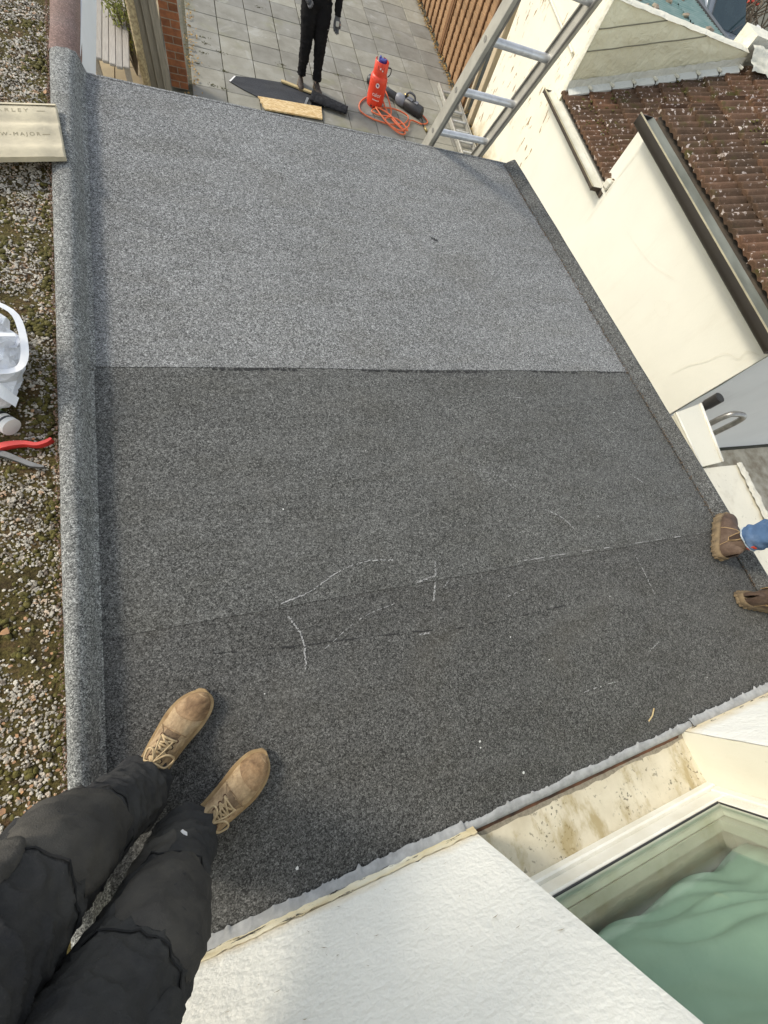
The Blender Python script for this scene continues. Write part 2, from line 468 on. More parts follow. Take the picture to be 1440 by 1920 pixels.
M['snip_grey'] = simple('dark_steel', (0.12, 0.125, 0.13), (0.085, 0.088, 0.09), 30, 0.45, metal=0.4)
M['green_print'] = simple('green_print', (0.20, 0.50, 0.06), (0.15, 0.42, 0.05), 20, 0.5)
M['leaf'] = simple('variegated_leaf', (0.34, 0.33, 0.07), (0.13, 0.17, 0.035), 40, 0.7)
M['twig'] = simple('twig', (0.13, 0.10, 0.065), (0.08, 0.06, 0.04), 30, 0.9)
M['dry_leaf'] = simple('dry_leaf', (0.42, 0.27, 0.08), (0.24, 0.14, 0.05), 60, 0.85)
M['green_roof'] = simple('green_sheet', (0.15, 0.245, 0.215), (0.22, 0.30, 0.265), 4, 0.6)
M['rubble'] = simple('rubble', (0.34, 0.29, 0.21), (0.16, 0.12, 0.09), 6, 0.95, bump=0.7, bscale=25)
M['car_paint'] = simple('car_paint', (0.17, 0.19, 0.21), (0.12, 0.135, 0.16), 3, 0.25, metal=0.5)
M['car_glass'] = simple('car_glass', (0.012, 0.030, 0.036), (0.02, 0.04, 0.045), 3, 0.08)
M['tyre'] = simple('tyre', (0.015, 0.015, 0.015), (0.02, 0.02, 0.02), 9, 0.9)
M['lamp_lens'] = simple('lamp_lens', (0.5, 0.52, 0.54), (0.4, 0.42, 0.44), 9, 0.1)
M['orange_bit'] = simple('orange_scrap', (0.72, 0.28, 0.04), (0.6, 0.2, 0.03), 9, 0.7)
M['red_bit'] = simple('red_scrap', (0.7, 0.10, 0.06), (0.6, 0.08, 0.05), 9, 0.7)


def bag_mat():
    t = NT('bag_plastic')
    c = t.ramp(t.noise(9, 4), [(0.3, (0.82, 0.83, 0.86)), (0.7, (0.70, 0.73, 0.80))])
    t.out(c, 0.30, 0, 0.5)
    t.b.inputs['Transmission Weight'].default_value = 0.15
    t.bump(t.noise(18, 4, 0.6, dist=1.0), 0.5, 0.02)
    return t.m


M['bag'] = bag_mat()

# ------------------------------------------------------------------ helpers
ORIG = {}


def V(*a):
    return Vector(a)


class MB:
    def __init__(self):
        self.v = []
        self.f = []

    def add(self, vs, fs):
        o = len(self.v)
        self.v += [Vector(p) for p in vs]
        self.f += [tuple(i + o for i in q) for q in fs]
        return self

    def box(self, c, s, rot=None, bev=0.0):
        hx, hy, hz = s[0] / 2, s[1] / 2, s[2] / 2
        c = Vector(c)
        if isinstance(rot, (int, float)):
            rot = Matrix.Rotation(rot, 3, 'Z')
        b = min(bev, hx * .9, hy * .9, hz * .9)
        if b <= 0:
            ps = [Vector((x, y, z)) for z in (-hz, hz) for y in (-hy, hy) for x in (-hx, hx)]
            fs = [(0, 2, 3, 1), (4, 5, 7, 6), (0, 1, 5, 4), (2, 6, 7, 3), (0, 4, 6, 2), (1, 3, 7, 5)]
        else:
            ps = []
            for z, ins in ((-hz, b), (-hz + b, 0), (hz - b, 0), (hz, b)):
                X, Y = hx - ins, hy - ins
                if ins == 0:
                    ps += [(-X + b, -Y, z), (X - b, -Y, z), (X, -Y + b, z), (X, Y - b, z), (X - b, Y, z), (-X + b, Y, z), (-X, Y - b, z), (-X, -Y + b, z)]
                else:
                    k = 0.3 * b
                    ps += [(-X + k, -Y, z), (X - k, -Y, z), (X, -Y + k, z), (X, Y - k, z), (X - k, Y, z), (-X + k, Y, z), (-X, Y - k, z), (-X, -Y + k, z)]
            fs = [tuple(range(7, -1, -1)), tuple(range(24, 32))]
            for r in range(3):
                for i in range(8):
                    j = (i + 1) % 8
                    fs.append((r * 8 + i, r * 8 + j, r * 8 + 8 + j, r * 8 + 8 + i))
            ps = [Vector(p) for p in ps]
        if rot is not None:
            ps = [rot @ p for p in ps]
        return self.add([c + p for p in ps], fs)

    def prism(self, poly, z0, z1):
        n = len(poly)
        a = sum(poly[i][0] * poly[(i + 1) % n][1] - poly[(i + 1) % n][0] * poly[i][1] for i in range(n))
        if a < 0:
            poly = poly[::-1]
        vs = [(p[0], p[1], z0) for p in poly] + [(p[0], p[1], z1) for p in poly]
        fs = [tuple(range(n - 1, -1, -1)), tuple(range(n, 2 * n))]
        fs += [(i, (i + 1) % n, n + (i + 1) % n, n + i) for i in range(n)]
        return self.add(vs, fs)

    def rings(self, rr, cap=True, closed=True):
        n = len(rr[0])
        vs = [p for r in rr for p in r]
        fs = []
        for k in range(len(rr) - 1):
            for i in range(n if closed else n - 1):
                j = (i + 1) % n
                fs.append((k * n + i, k * n + j, (k + 1) * n + j, (k + 1) * n + i))
        if cap and closed:
            fs.append(tuple(range(n - 1, -1, -1)))
            fs.append(tuple((len(rr) - 1) * n + i for i in range(n)))
        return self.add(vs, fs)

    def tube(self, pts, r, n=8, flat=1.0):
        pts = [Vector(p) for p in pts]
        rr = []
        up = None
        for i, p in enumerate(pts):
            t = (pts[min(i + 1, len(pts) - 1)] - pts[max(i - 1, 0)]).normalized()
            if up is None:
                up = Vector((0, 0, 1)) if abs(t.z) < 0.9 else Vector((0, 1, 0))
            a = t.cross(up).normalized()
            up = a.cross(t).normalized()
            ri = r[i] if isinstance(r, (list, tuple)) else r
            rr.append([p + (a * math.cos(k * 2 * math.pi / n) + up * math.sin(k * 2 * math.pi / n) * flat) * ri for k in range(n)])
        return self.rings(rr)

    def lathe(self, prof, c=(0, 0, 0), n=24, cap=True):
        c = Vector(c)
        rr = [[c + Vector((r * math.cos(k * 2 * math.pi / n), r * math.sin(k * 2 * math.pi / n), z)) for k in range(n)] for r, z in prof]
        return self.rings(rr, cap)

    def grid(self, fn, nu, nv):
        vs = [fn(i / nu, j / nv) for j in range(nv + 1) for i in range(nu + 1)]
        fs = [(j * (nu + 1) + i, j * (nu + 1) + i + 1, (j + 1) * (nu + 1) + i + 1, (j + 1) * (nu + 1) + i) for j in range(nv) for i in range(nu)]
        return self.add(vs, fs)

    def mesh(self, name, mat, smooth=False, off=Vector((0, 0, 0))):
        me = bpy.data.meshes.new(name)
        me.from_pydata([tuple(p - off) for p in self.v], [], self.f)
        if mat:
            me.materials.append(mat)
        if smooth:
            me.polygons.foreach_set('use_smooth', [True] * len(me.polygons))
        me.update()
        return me

    def build(self, name, mat, parent=None, smooth=False, origin=None, auto=None):
        off = ORIG[parent.name] if parent else Vector(origin or (0, 0, 0))
        me = self.mesh(name, mat, smooth, off)
        o = bpy.data.objects.new(name, me)
        COL.objects.link(o)
        if parent:
            o.parent = parent
        else:
            o.location = off
        ORIG[o.name] = Vector(off)
        if smooth and auto:
            for p in me.polygons:
                p.use_smooth = True
            try:
                me.set_sharp_from_angle(angle=rad(auto))
            except Exception:
                pass
        return o


def empty(name, loc, label=None, cat=None, group=None, kind=None):
    o = bpy.data.objects.new(name, None)
    COL.objects.link(o)
    o.location = loc
    o.empty_display_size = 0.1
    ORIG[o.name] = Vector(loc)
    return tag(o, label, cat, group, kind)


def tag(o, label=None, cat=None, group=None, kind=None):
    if label:
        o['label'] = label
    if cat:
        o['category'] = cat
    if group:
        o['group'] = group
    if kind:
        o['kind'] = kind
    return o


def inst(name, me, parent, loc, rot=None, scale=None):
    o = bpy.data.objects.new(name, me)
    COL.objects.link(o)
    if parent:
        o.parent = parent
        o.location = Vector(loc) - ORIG[parent.name]
    else:
        o.location = loc
    if rot is not None:
        o.rotation_euler = rot
    if scale is not None:
        o.scale = scale
    ORIG[o.name] = Vector(loc)
    return o


def nz(p, s, seed=0.0):
    return noise.noise(Vector(p) * s + Vector((seed, seed * 1.7, -seed)))


def lerp(a, b, t):
    return a + (b - a) * t


def interp(xs, ys, x):
    if x <= xs[0]:
        return ys[0]
    for i in range(len(xs) - 1):
        if x <= xs[i + 1]:
            t = (x - xs[i]) / (xs[i + 1] - xs[i])
            return ys[i] + (ys[i + 1] - ys[i]) * t
    return ys[-1]


def spline(pts, n):
    pts = [Vector(p) for p in pts]
    out = []
    m = len(pts) - 1
    for k in range(n + 1):
        s = k / n * m
        i = min(int(s), m - 1)
        t = s - i
        p0, p1, p2, p3 = pts[max(i - 1, 0)], pts[i], pts[i + 1], pts[min(i + 2, m)]
        out.append(0.5 * ((2 * p1) + (p2 - p0) * t + (2 * p0 - 5 * p1 + 4 * p2 - p3) * t * t + (3 * p1 - p0 - 3 * p2 + p3) * t ** 3))
    return out


def text_mesh(body, size, space=1.0, extrude=0.0008):
    cu_ = bpy.data.curves.new('lettering', 'FONT')
    cu_.body = body
    cu_.size = size
    cu_.space_character = space
    cu_.extrude = extrude
    cu_.resolution_u = 3
    cu_.align_x = 'CENTER'
    ob = bpy.data.objects.new('lettering_source', cu_)
    COL.objects.link(ob)
    dg = bpy.context.evaluated_depsgraph_get()
    me = bpy.data.meshes.new_from_object(ob.evaluated_get(dg))
    bpy.data.objects.remove(ob)
    return me


PATIO = -2.4

# ================================================================== SETTING
# ---- ground
gm = MB().grid(lambda u, v: V(lerp(-400, 400, u), lerp(-300, 500, v), PATIO - 0.03), 2, 2)
tag(gm.build('ground', M['soil']), kind='structure')

# ---- flat felt roof
XE = lambda y: 2.525 - 0.174 * y          # right edge (top of the edge fillet)
XI = lambda y: -0.49 - 0.029 * y          # inner foot of kerb
XO = lambda y: -0.556 - 0.045 * y         # outer edge of kerb
WY = lambda x: -0.712 + 0.036 * x         # face of house wall
FAR = lambda x: 2.952 - 0.008 * x

roof = empty('flat_roof', (1.0, 1.0, 0.0), kind='structure')


def sheet_z(x, y):
    return 0.005 * nz((x, y, 0), 1.6, 3) + 0.003 * nz((x * .4, y, 0), 5, 8)


def sheet(name, y0, y1, z, mat, thick=0.004, wob=0.004):
    mb = MB()
    nu, nv = 60, max(6, int((y1(0) - y0(0)) / 0.06))

    def fn(u, v):
        xa = XI(lerp(y0(0), y1(0), v)) - 0.005
        xb = XE(lerp(y0(0), y1(0), v)) - 0.075
        x = lerp(xa, xb, u)
        a, b = y0(x), y1(x)
        y = lerp(a, b, v)
        if v == 0 and wob:
            y += wob * nz((x, 0, 0), 5, 2)
        return V(x, y, z + sheet_z(x, y))
    mb.grid(fn, nu, nv)
    # thickness lip at the near edge
    lip = [fn(i / nu, 0) for i in range(nu + 1)]
    vs = lip + [p - V(0, 0, thick + 0.0028) for p in lip]
    mb.add(vs, [(nu + 1 + i, nu + 2 + i, i + 1, i) for i in range(nu)])
    return mb.build(name, mat, roof, smooth=True)


sheet('felt_sheet', lambda x: WY(x) + 0.0, lambda x: 0.20, 0.000, M['felt_near'], 0.0, wob=0)
sheet('felt_sheet', lambda x: 0.150 + 0.0 * x, lambda x: 1.23, 0.0022, M['felt_mid'], 0.0, 0.003)
sheet('felt_sheet', lambda x: 1.178 + 0.001 * x, lambda x: FAR(x) - 0.004, 0.0048, M['felt_far'], 0.0, 0.005)

# right edge fillet of felt
mb = MB()


def edge_fn(u, v):
    y = lerp(-0.76, 2.93, v)
    prof = [(-0.082, 0.012), (-0.06, 0.014), (-0.03, 0.028), (-0.006, 0.040), (0.004, 0.038), (0.008, 0.0), (0.008, -0.10)]
    k = min(int(u * 6 + 1e-6), 6)
    p = prof[k]
    return V(XE(y) + p[0] + 0.002 * nz((0, y, 0), 4), y, p[1] - 0.006 * (k < 2) + 0.002 * nz((k, y, 0), 5) * (k > 1))


mb.grid(edge_fn, 6, 80)
mb.build('edge_fillet', M['felt_mid'], roof, smooth=True)

# far edge drip
mb = MB()
pts = [(XI(2.95) - 0.03, 0), (2.02, 0)]


def drip(u, v):
    x = lerp(XI(2.95) - 0.04, XE(2.93), u)
    prof = [(-0.012, 0.0065), (0.004, 0.006), (0.012, 0.000), (0.013, -0.06), (0.005, -0.16)]
    p = prof[min(int(v * 4 + 1e-6), 4)]
    return V(x, FAR(x) + p[0] + 0.003 * nz((x, 0, 0), 3), p[1] + sheet_z(x, 2.94))


mb.grid(drip, 50, 4)
mb.build('edge_drip', M['felt_far'], roof, smooth=True)

# felt kerb on the left (raised roll dressed in felt)
def kerb_mesh(y0, y1, n):
    mb = MB()

    def fn(u, v):
        y = lerp(y0, y1, v)
        xi, xo = XI(y), XO(y)
        bz_ = 0.0 if y < 0.15 else (0.0022 if y < 1.178 else 0.0048)
        bz_ += sheet_z(xi, y)
        prof = [(xi + 0.014, bz_ - 0.001), (xi + 0.005, bz_ + 0.004), (xi - 0.001, 0.024), (xi - 0.007, 0.058), (xi - 0.016, 0.080), (xi - 0.030, 0.087),
                (lerp(xi, xo, 0.68), 0.083), (xo + 0.008, 0.072), (xo - 0.001, 0.056), (xo - 0.003, 0.02)]
        k = min(int(u * 9 + 1e-6), 9)
        p = prof[k]
        w = (0.006 * nz((k * 0.4, y, 0), 3.0, 5) + 0.003 * nz((k * 0.7, y, 0), 11.0, 2)) if 1 < k < 9 else 0
        # sag near the far end, where the kerb flares out
        fl = max(0.0, (y - 2.72) / 0.24)
        x = p[0] + (0.018 * fl * fl if k < 5 else 0) + w * 0.7
        z = p[1] + w * 0.6
        return V(x, y, z)
    mb.grid(fn, 9, n)
    return mb


kerb_mesh(WY(-.5) - 0.0, 2.96, 110).build('felt_kerb', M['felt_kerb'], roof, smooth=True)
# pasted-down flap of the kerb felt with its cut edge on the roof
mb = MB()


def flap(u, v):
    y = lerp(1.16, 2.955, v)
    x = lerp(XI(y) + 0.002, XI(y) + 0.020 + 0.003 * nz((0, y, 0), 6), u)
    return V(x, y, lerp(0.0135, 0.0072, u ** .5) + sheet_z(x, y))


mb.grid(flap, 3, 60)
mb.build('kerb_flap', M['felt_kerb'], roof, smooth=True)

# roof body below
mb = MB()
mb.prism([(XI(-.75) - 0.02, -0.75), (XE(-.75), -0.75), (XE(2.93), 2.93), (XI(2.93) - 0.02, 2.93)], -0.16, -0.006)
mb.build('roof_deck', M['grey_wood'], roof)
mb = MB()
mb.prism([(XI(-.75), -0.75), (XE(-.75) - 0.1, -0.75), (XE(2.85) - 0.1, 2.80), (XI(2.85), 2.80)], PATIO, -0.165)
mb.build('extension_wall', M['cream_wall'], roof)

# chalk marks, scratches
def ribbon(pts, w, z=0.0125, breaks=0.0, seed=0, fuzz=0.3):
    mb = MB()
    P = spline([(x, y, 0) for x, y in pts], max(10, int(len(pts) * 12)))
    rs = random.Random(seed)
    for i in range(len(P) - 1):
        if rs.random() < breaks:
            continue
        a, b = P[i], P[i + 1]
        t = (b - a)
        if t.length < 1e-5:
            continue
        nrm = V(-t.y, t.x, 0).normalized()
        wa = w * (0.5 + rs.random() * fuzz * 3) * 0.5
        j = (rs.random() - .5) * w * 0.8
        q = [a + nrm * (j - wa), b + nrm * (j - wa * 0.7), b + nrm * (j + wa * 0.7), a + nrm * (j + wa)]
        mb.add([V(p.x, p.y, z + sheet_z(p.x, p.y)) for p in q], [(0, 1, 2, 3)])
    return mb


ZM, ZN, ZF = 0.0035, 0.0010, 0.0062
chalks = [
    ([(0.068, 0.163), (0.174, 0.188), (0.261, 0.23), (0.328, 0.255), (0.417, 0.27), (0.52, 0.258)], 0.0045, ZM, .25),
    ([(0.087, 0.116), (0.117, 0.06), (0.128, 0.006), (0.124, -0.074)], 0.006, ZN, .2),
    ([(0.70, 0.228), (0.686, 0.167)], 0.005, ZM, .25), ([(0.680, 0.14), (0.652, 0.07)], 0.006, ZN, .15),
    ([(0.596, 0.152), (0.647, 0.162), (0.686, 0.167)], 0.006, ZM, .2),
    ([(0.561, -0.043), (0.606, -0.044)], 0.006, ZN, .2),
    ([(1.26, 1.771), (1.28, 1.70), (1.296, 1.635)], 0.006, ZF, .1),
    ([(1.315, 0.391), (1.397, 0.341), (1.459, 0.258)], 0.0045, ZM, .25),
    ([(1.76, 0.104), (1.775, 0.01), (1.785, -0.093)], 0.0045, ZN, .3),
    ([(1.219, -0.405), (1.395, -0.403)], 0.005, ZN, .35),
    ([(1.091, 0.168), (1.581, 0.161), (2.30, 0.150)], 0.0035, ZM, .5),
    ([(0.711, 0.115), (0.74, 0.14)], 0.004, ZN, .4), ([(1.883, 0.817), (1.941, 0.774)], 0.005, ZM, .2),
    ([(1.934, 0.522), (2.003, 0.469)], 0.005, ZM, .3), ([(-0.016, 2.143), (0.003, 2.144)], 0.007, ZF, 0),
    ([(1.62, -0.33), (1.70, -0.30)], 0.004, ZN, .3), ([(1.48, 2.33), (1.53, 2.27)], 0.008, ZF, .3),
    ([(1.0, 0.62), (1.12, 0.58), (1.2, 0.50)], 0.003, ZM, .5), ([(0.95, 0.02), (1.1, 0.05)], 0.0035, ZN, .5),
    ([(1.30, 1.02), (1.42, 1.00)], 0.004, ZM, .4), ([(0.2, -0.02), (0.35, 0.06), (0.5, 0.09)], 0.0028, ZN, .5),
]
for i, (p, w, z, b) in enumerate(chalks):
    ribbon(p, w, z + 0.0012, b, i).build('chalk_mark', M['chalk'], roof)
ribbon([(-0.167, 0.04), (0.037, 0.015), (0.45, -0.02), (0.83, -0.058), (1.10, -0.058), (1.326, -0.055)], 0.0032, ZN + 0.001, .45, 77, .5).build('dark_crease', M['scratch'], roof)
for k_ in range(5):
    x0_ = (-0.1, 0.55, 0.9, 1.5, 2.0)[k_]
    ribbon([(x0_ + .12 * q_, 1.170 + random.uniform(-.002, .004)) for q_ in range(4)], 0.007, ZM + .001, .30, 90 + k_, .6).build('bitumen_bleed', M['scratch'], roof)
ribbon([(1.16, 2.10), (1.20, 2.08)], 0.016, ZF + .001, .0, 78).build('dark_crease', M['scratch'], roof)
mb = MB()
for x, y, s in ((0.705, -0.454, .008), (0.702, -0.474, .006), (0.849, -0.596, .009), (0.12, 0.52, .006), (1.62, 0.32, .005), (1.52, -0.06, .005), (-0.02, -0.12, .004),
                (0.5, 0.75, .004), (0.95, -0.13, .006), (0.88, 0.36, .004), (1.9, -0.5, .005), (0.3, 0.95, .004), (0.02, -0.62, .009), (1.1, -0.25, .005), (2.0, 0.9, .005)):
    s *= 0.6
    mb.add([V(x + s * math.cos(a) * (0.6 + random.random() * .6), y + s * math.sin(a) * (0.6 + random.random() * .6), (ZM if y > .15 else ZN) + .0015) for a in [k * math.pi / 3 for k in range(6)]], [(0, 1, 2, 3, 4, 5)])
mb.build('paint_spots', M['paint_spot'], roof)['kind'] = 'stuff'
MB().tube([(1.485, -0.581, 0.006), (1.51, -0.565, 0.010), (1.536, -0.543, 0.006)], 0.0028, 5).build('straw_stalk', M['straw'], roof)

# grit gathered along the right edge
mb = MB()
for i in range(900):
    y = random.uniform(-0.5, 2.9)
    x = XE(y) - 0.085 + random.gauss(0, 0.008)
    s = random.uniform(0.0015, 0.0042)
    c = V(x, y, 0.0085)
    mb.add([c + V(s, 0, 0), c + V(0, s, 0), c + V(-s, 0, 0), c + V(0, -s, 0), c + V(0, 0, s)], [(0, 1, 4), (1, 2, 4), (2, 3, 4), (3, 0, 4)])
mb.build('edge_grit', M['grit'], roof)['kind'] = 'stuff'

# ---- neighbour's gravel roof (left)
gr = empty('gravel_roof', (-1.6, 1.5, 0.02), kind='structure')
GZ = 0.028
mb = MB()


def gfn(u, v):
    y = lerp(-0.75, 4.3, v)
    x = lerp(-3.2, XO(min(y, 3.4)) + 0.002, u ** 0.4)
    return V(x, y, GZ + 0.010 * nz((x, y, 0), 9, 1) + 0.006 * nz((x, y, 0), 30, 4))


mb.grid(gfn, 60, 160)
mb.build('roof_surface', M['gravel_base'], gr, smooth=True)
MB().box((-1.97, 2.02, -0.09), (2.74, 4.5, 0.14)).build('roof_board', M['gutter_dirt'], gr)
MB().box((-2.04, 1.22, -1.29), (2.60, 3.9, 2.22)).build('neighbour_wall', M['cream_wall'], gr)

ico_v = [V(0, -.526, .851), V(0, .526, .851), V(0, -.526, -.851), V(0, .526, -.851), V(.851, 0, .526), V(.851, 0, -.526), V(-.851, 0, .526), V(-.851, 0, -.526), V(.526, .851, 0), V(-.526, .851, 0), V(.526, -.851, 0), V(-.526, -.851, 0)]
ico_f = [(0, 4, 1), (0, 1, 6), (4, 8, 1), (4, 5, 8), (8, 5, 3), (1, 8, 9), (1, 9, 6), (0, 6, 11), (0, 11, 10), (0, 10, 4), (4, 10, 5), (5, 10, 2), (5, 2, 3), (3, 2, 7), (3, 7, 9), (9, 7, 6), (6, 7, 11), (11, 7, 2), (11, 2, 10), (8, 3, 9)]


def pebble(mb, c, s, rs, flat=0.6):
    q = Quaternion((rs.gauss(0, 1), rs.gauss(0, 1), rs.gauss(0, 1), rs.gauss(0, 1))).normalized()
    sc = V(s * rs.uniform(.6, 1.3), s * rs.uniform(.6, 1.2), s * rs.uniform(.5, .9))
    vs = []
    for p in ico_v:
        k = rs.uniform(0.78, 1.15)
        w = q @ V(p.x * sc.x * k, p.y * sc.y * k, p.z * sc.z * k)
        vs.append(c + V(w.x, w.y, w.z * flat))
    mb.add(vs, ico_f)


rs = random.Random(3)
mb = MB()
n = 0
while n < 17000:
    y = rs.uniform(-0.6, 4.2) if n % 9 == 0 else rs.uniform(-0.35, 3.4)
    x = XO(min(y, 3.2)) - 0.006 - abs(rs.gauss(0, 0.22)) if rs.random() < .92 else rs.uniform(-2.2, -0.8)
    d = nz((x, y, 0), 4.5, 11) + 0.5 * nz((x, y, 0), 14, 2)
    edge = (XO(y) - x) < 0.05
    if d < -0.18 and rs.random() < 0.82:
        continue
    if edge and rs.random() < 0.45:
        continue
    if y < 0.25 and rs.random() < 0.15:
        continue
    z = GZ + 0.010 * nz((x, y, 0), 9, 1) + 0.006 * nz((x, y, 0), 30, 4)
    pebble(mb, V(x, y, z + 0.002), rs.choice((.003, .0035, .0045, .005, .0065)), rs)
    n += 1
mb.build('gravel', M['stone'], gr)['kind'] = 'stuff'
mb = MB()
for i in range(420):
    y = rs.uniform(-0.5, 3.3)
    x = XO(y) - 0.01 - abs(rs.gauss(0, 0.13))
    if nz((x, y, 0), 4.5, 11) > 0.02 and (XO(y) - x) > 0.06:
        continue
    for k in range(4):
        pebble(mb, V(x + rs.gauss(0, .012), y + rs.gauss(0, .012), GZ + 0.002), rs.uniform(.006, .014), rs, 0.6)
mb.build('moss_clumps', M['moss'], gr, smooth=True)['kind'] = 'stuff'
mb = MB()
for i in range(120):
    y = rs.uniform(-0.5, 0.25) if i < 85 else rs.uniform(0.2, 3.2)
    x = XO(y) - 0.02 - abs(rs.gauss(0, 0.16))
    s = rs.uniform(.0025, .0065) if i % 17 else .014
    a = rs.uniform(0, 6.28)
    R_ = Matrix.Rotation(a, 3, 'Z') @ Matrix.Rotation(rs.uniform(-.4, .4), 3, 'X')
    mb.add([V(x, y, GZ + 0.010) + R_ @ V(s * rs.uniform(.6, 1.5) * math.cos(q * 1.05), s * rs.uniform(.5, .9) * math.sin(q * 1.05), rs.uniform(0, .3) * s) for q in range(6)], [(0, 1, 2, 3, 4, 5)])
mb.build('wood_chips', M['chip'], gr)['kind'] = 'stuff'
mb = MB()
for i in range(1500):
    y = rs.uniform(-0.5, 3.4)
    c = V(XO(y) - 0.004 + rs.gauss(0, .004), y, rs.uniform(0.03, 0.075))
    pebble(mb, c, rs.uniform(.002, .004), rs, 1)
mb.build('kerb_edge_grit', simple('reddish_grit', (0.26, 0.16, 0.11), (0.16, 0.10, 0.07), 90, 0.95), gr)['kind'] = 'stuff'
# old brown felt kerb beyond the new roof and white fascia below it
mb = MB()


def bk(u, v):
    y = lerp(2.955, 4.3, v)
    xi, xo = -0.580 - 0.012 * (y - 2.95), -0.690 - 0.012 * (y - 2.95)
    prof = [(xi + 0.004, 0.0), (xi, 0.045), (xi - 0.016, 0.070), (lerp(xi, xo, .6), 0.080), (xo + .01, 0.074), (xo - .002, 0.06), (xo - .002, 0.02)]
    p = prof[min(int(u * 6 + 1e-6), 6)]
    return V(p[0] + 0.004 * nz((u * 3, y, 0), 4), y, p[1] + 0.004 * nz((u * 3, y, 0), 4, 3))


mb.grid(bk, 6, 50)
mb.build('old_kerb', M['felt_brown'], gr, smooth=True)
mb = MB()
mb.box((-0.590, 3.64, -0.085), (0.022, 1.32, 0.20))
mb.build('fascia_board', M['fascia'], gr)

# ---- patio
pat = empty('patio', (2.2, 8.0, PATIO), kind='structure')
MB().prism([(-0.2, 3.0), (4.75, 3.0), (4.75, 15), (-0.2, 15)], PATIO - 0.045, PATIO - 0.014).build('joint_bed', M['joint'], pat)
SLAB = 0.47
slab_me = []
for k in range(4):
    mb = MB()
    mb.box((0, 0, -0.02), (SLAB - 0.011 - 0.001 * k, SLAB - 0.010 - 0.001 * ((k * 2) % 3), 0.04), None, 0.004)
    slab_me.append(mb.mesh('slab', M['slab']))
for i in range(-1, 10):
    x = 0.312 + SLAB * i - SLAB / 2
    for j in range(0, 26):
        y = 3.05 + SLAB * j + (0.20 if i >= 4 else 0.0) + (0.12 if i >= 7 else 0.0)
        if x < -0.2 or x > 4.55:
            continue
        inst('slab', random.choice(slab_me), pat, (x + random.uniform(-.002, .002), y, PATIO + random.uniform(-.003, .002)),
             (random.uniform(-.003, .003), random.uniform(-.003, .003), random.uniform(-.006, .006)))
# weeds, leaf litter
mb = MB()
for i in range(900):
    t = random.random()
    if t < 0.6:
        y = random.uniform(8.7, 14.5)
        x = 4.52 + random.gauss(0, 0.035)
    elif t < 0.8:
        y, x = random.uniform(7.4, 10.6), -0.12 + random.gauss(0, 0.05)
    else:
        y, x = random.uniform(7.6, 9.0), 4.66 + random.gauss(0, 0.06)
    s = random.uniform(.012, .03)
    R_ = Matrix.Rotation(random.uniform(0, 6.28), 3, 'Z') @ Matrix.Rotation(random.uniform(-.6, .6), 3, 'X')
    mb.add([V(x, y, PATIO + 0.012 + random.random() * .02) + R_ @ V(*p) * s for p in ((-1, 0, 0), (0, -.5, 0.1), (1, 0, 0), (0, .5, .1))], [(0, 1, 2, 3)])
mb.build('leaf_litter', M['dry_leaf'], pat)['kind'] = 'stuff'
mb = MB()
for cx, cy in ((0.30, 8.92), (0.32, 8.46), (0.07, 9.2), (0.1, 9.05), (0.12, 8.05), (0.26, 8.03), (1.25, 9.0), (-0.05, 8.5), (0.05, 8.8), (2.2, 9.1), (1.02, 10.5)):
    for k in range(26):
        a = random.uniform(0, 6.28)
        r = abs(random.gauss(0, 0.04))
        h = random.uniform(.005, .016)
        p = V(cx + r * math.cos(a) * 1.4, cy + r * math.sin(a) * .5, PATIO)
        mb.add([p + V(-.006, 0, 0), p + V(.006, 0, 0), p + V(random.uniform(-.02, .02), random.uniform(-.02, .02), h)], [(0, 1, 2)])
mb.build('joint_weeds', simple('weed', (0.15, 0.15, 0.06), (0.09, 0.08, 0.035), 30, 0.9), pat)['kind'] = 'stuff'

# neighbour's garden paving (left of patio)
gpv = empty('garden_paving', (-1.2, 8.0, PATIO), kind='structure')
MB().prism([(-3.0, 6.2), (-0.5, 6.2), (-0.5, 15), (-3.0, 15)], PATIO - .03, PATIO - .012).build('joint_bed', M['joint'], gpv)
gs = MB().box((0, 0, -.015), (0.59, 0.59, 0.03), None, .004).mesh('slab', simple('warm_slab', (0.36, 0.28, 0.16), (0.28, 0.22, 0.13), 4, 0.85, bump=.2, rnd=.2))
for i in range(4):
    for j in range(9):
        inst('slab', gs, gpv, (-0.82 - 0.6 * i, 6.55 + 0.6 * j, PATIO + 0.004))
# side yard behind the neighbour's end wall
yd = empty('side_yard', (6.0, 0.0, PATIO), kind='structure')
MB().prism([(2.9, -4), (12, -4), (12, 1.6), (2.9, 1.6)], PATIO - 0.02, PATIO + 0.004).build('yard_concrete', M['concrete'], yd)

# ================================================================== HOUSE (wall with window, behind photographer)
house = empty('house', (1.1, -0.75, PATIO), 'white rendered house wall with recessed window and green curtain', 'house')
TH = 0.036
UX, UN = V(math.cos(TH), math.sin(TH), 0), V(-math.sin(TH), math.cos(TH), 0)


def W(u, d, z):
    return V(0, -0.716, 0) + UX * u + UN * d + V(0, 0, z)


def wbox(mb, u0, u1, d0, d1, z0, z1):
    ps = [W(u, d, z) for z in (z0, z1) for d in (d0, d1) for u in (u0, u1)]
    mb.add(ps, [(0, 2, 3, 1), (4, 5, 7, 6), (0, 1, 5, 4), (2, 6, 7, 3), (0, 4, 6, 2), (1, 3, 7, 5)])
    return mb


UL, UR = 0.600, 1.650


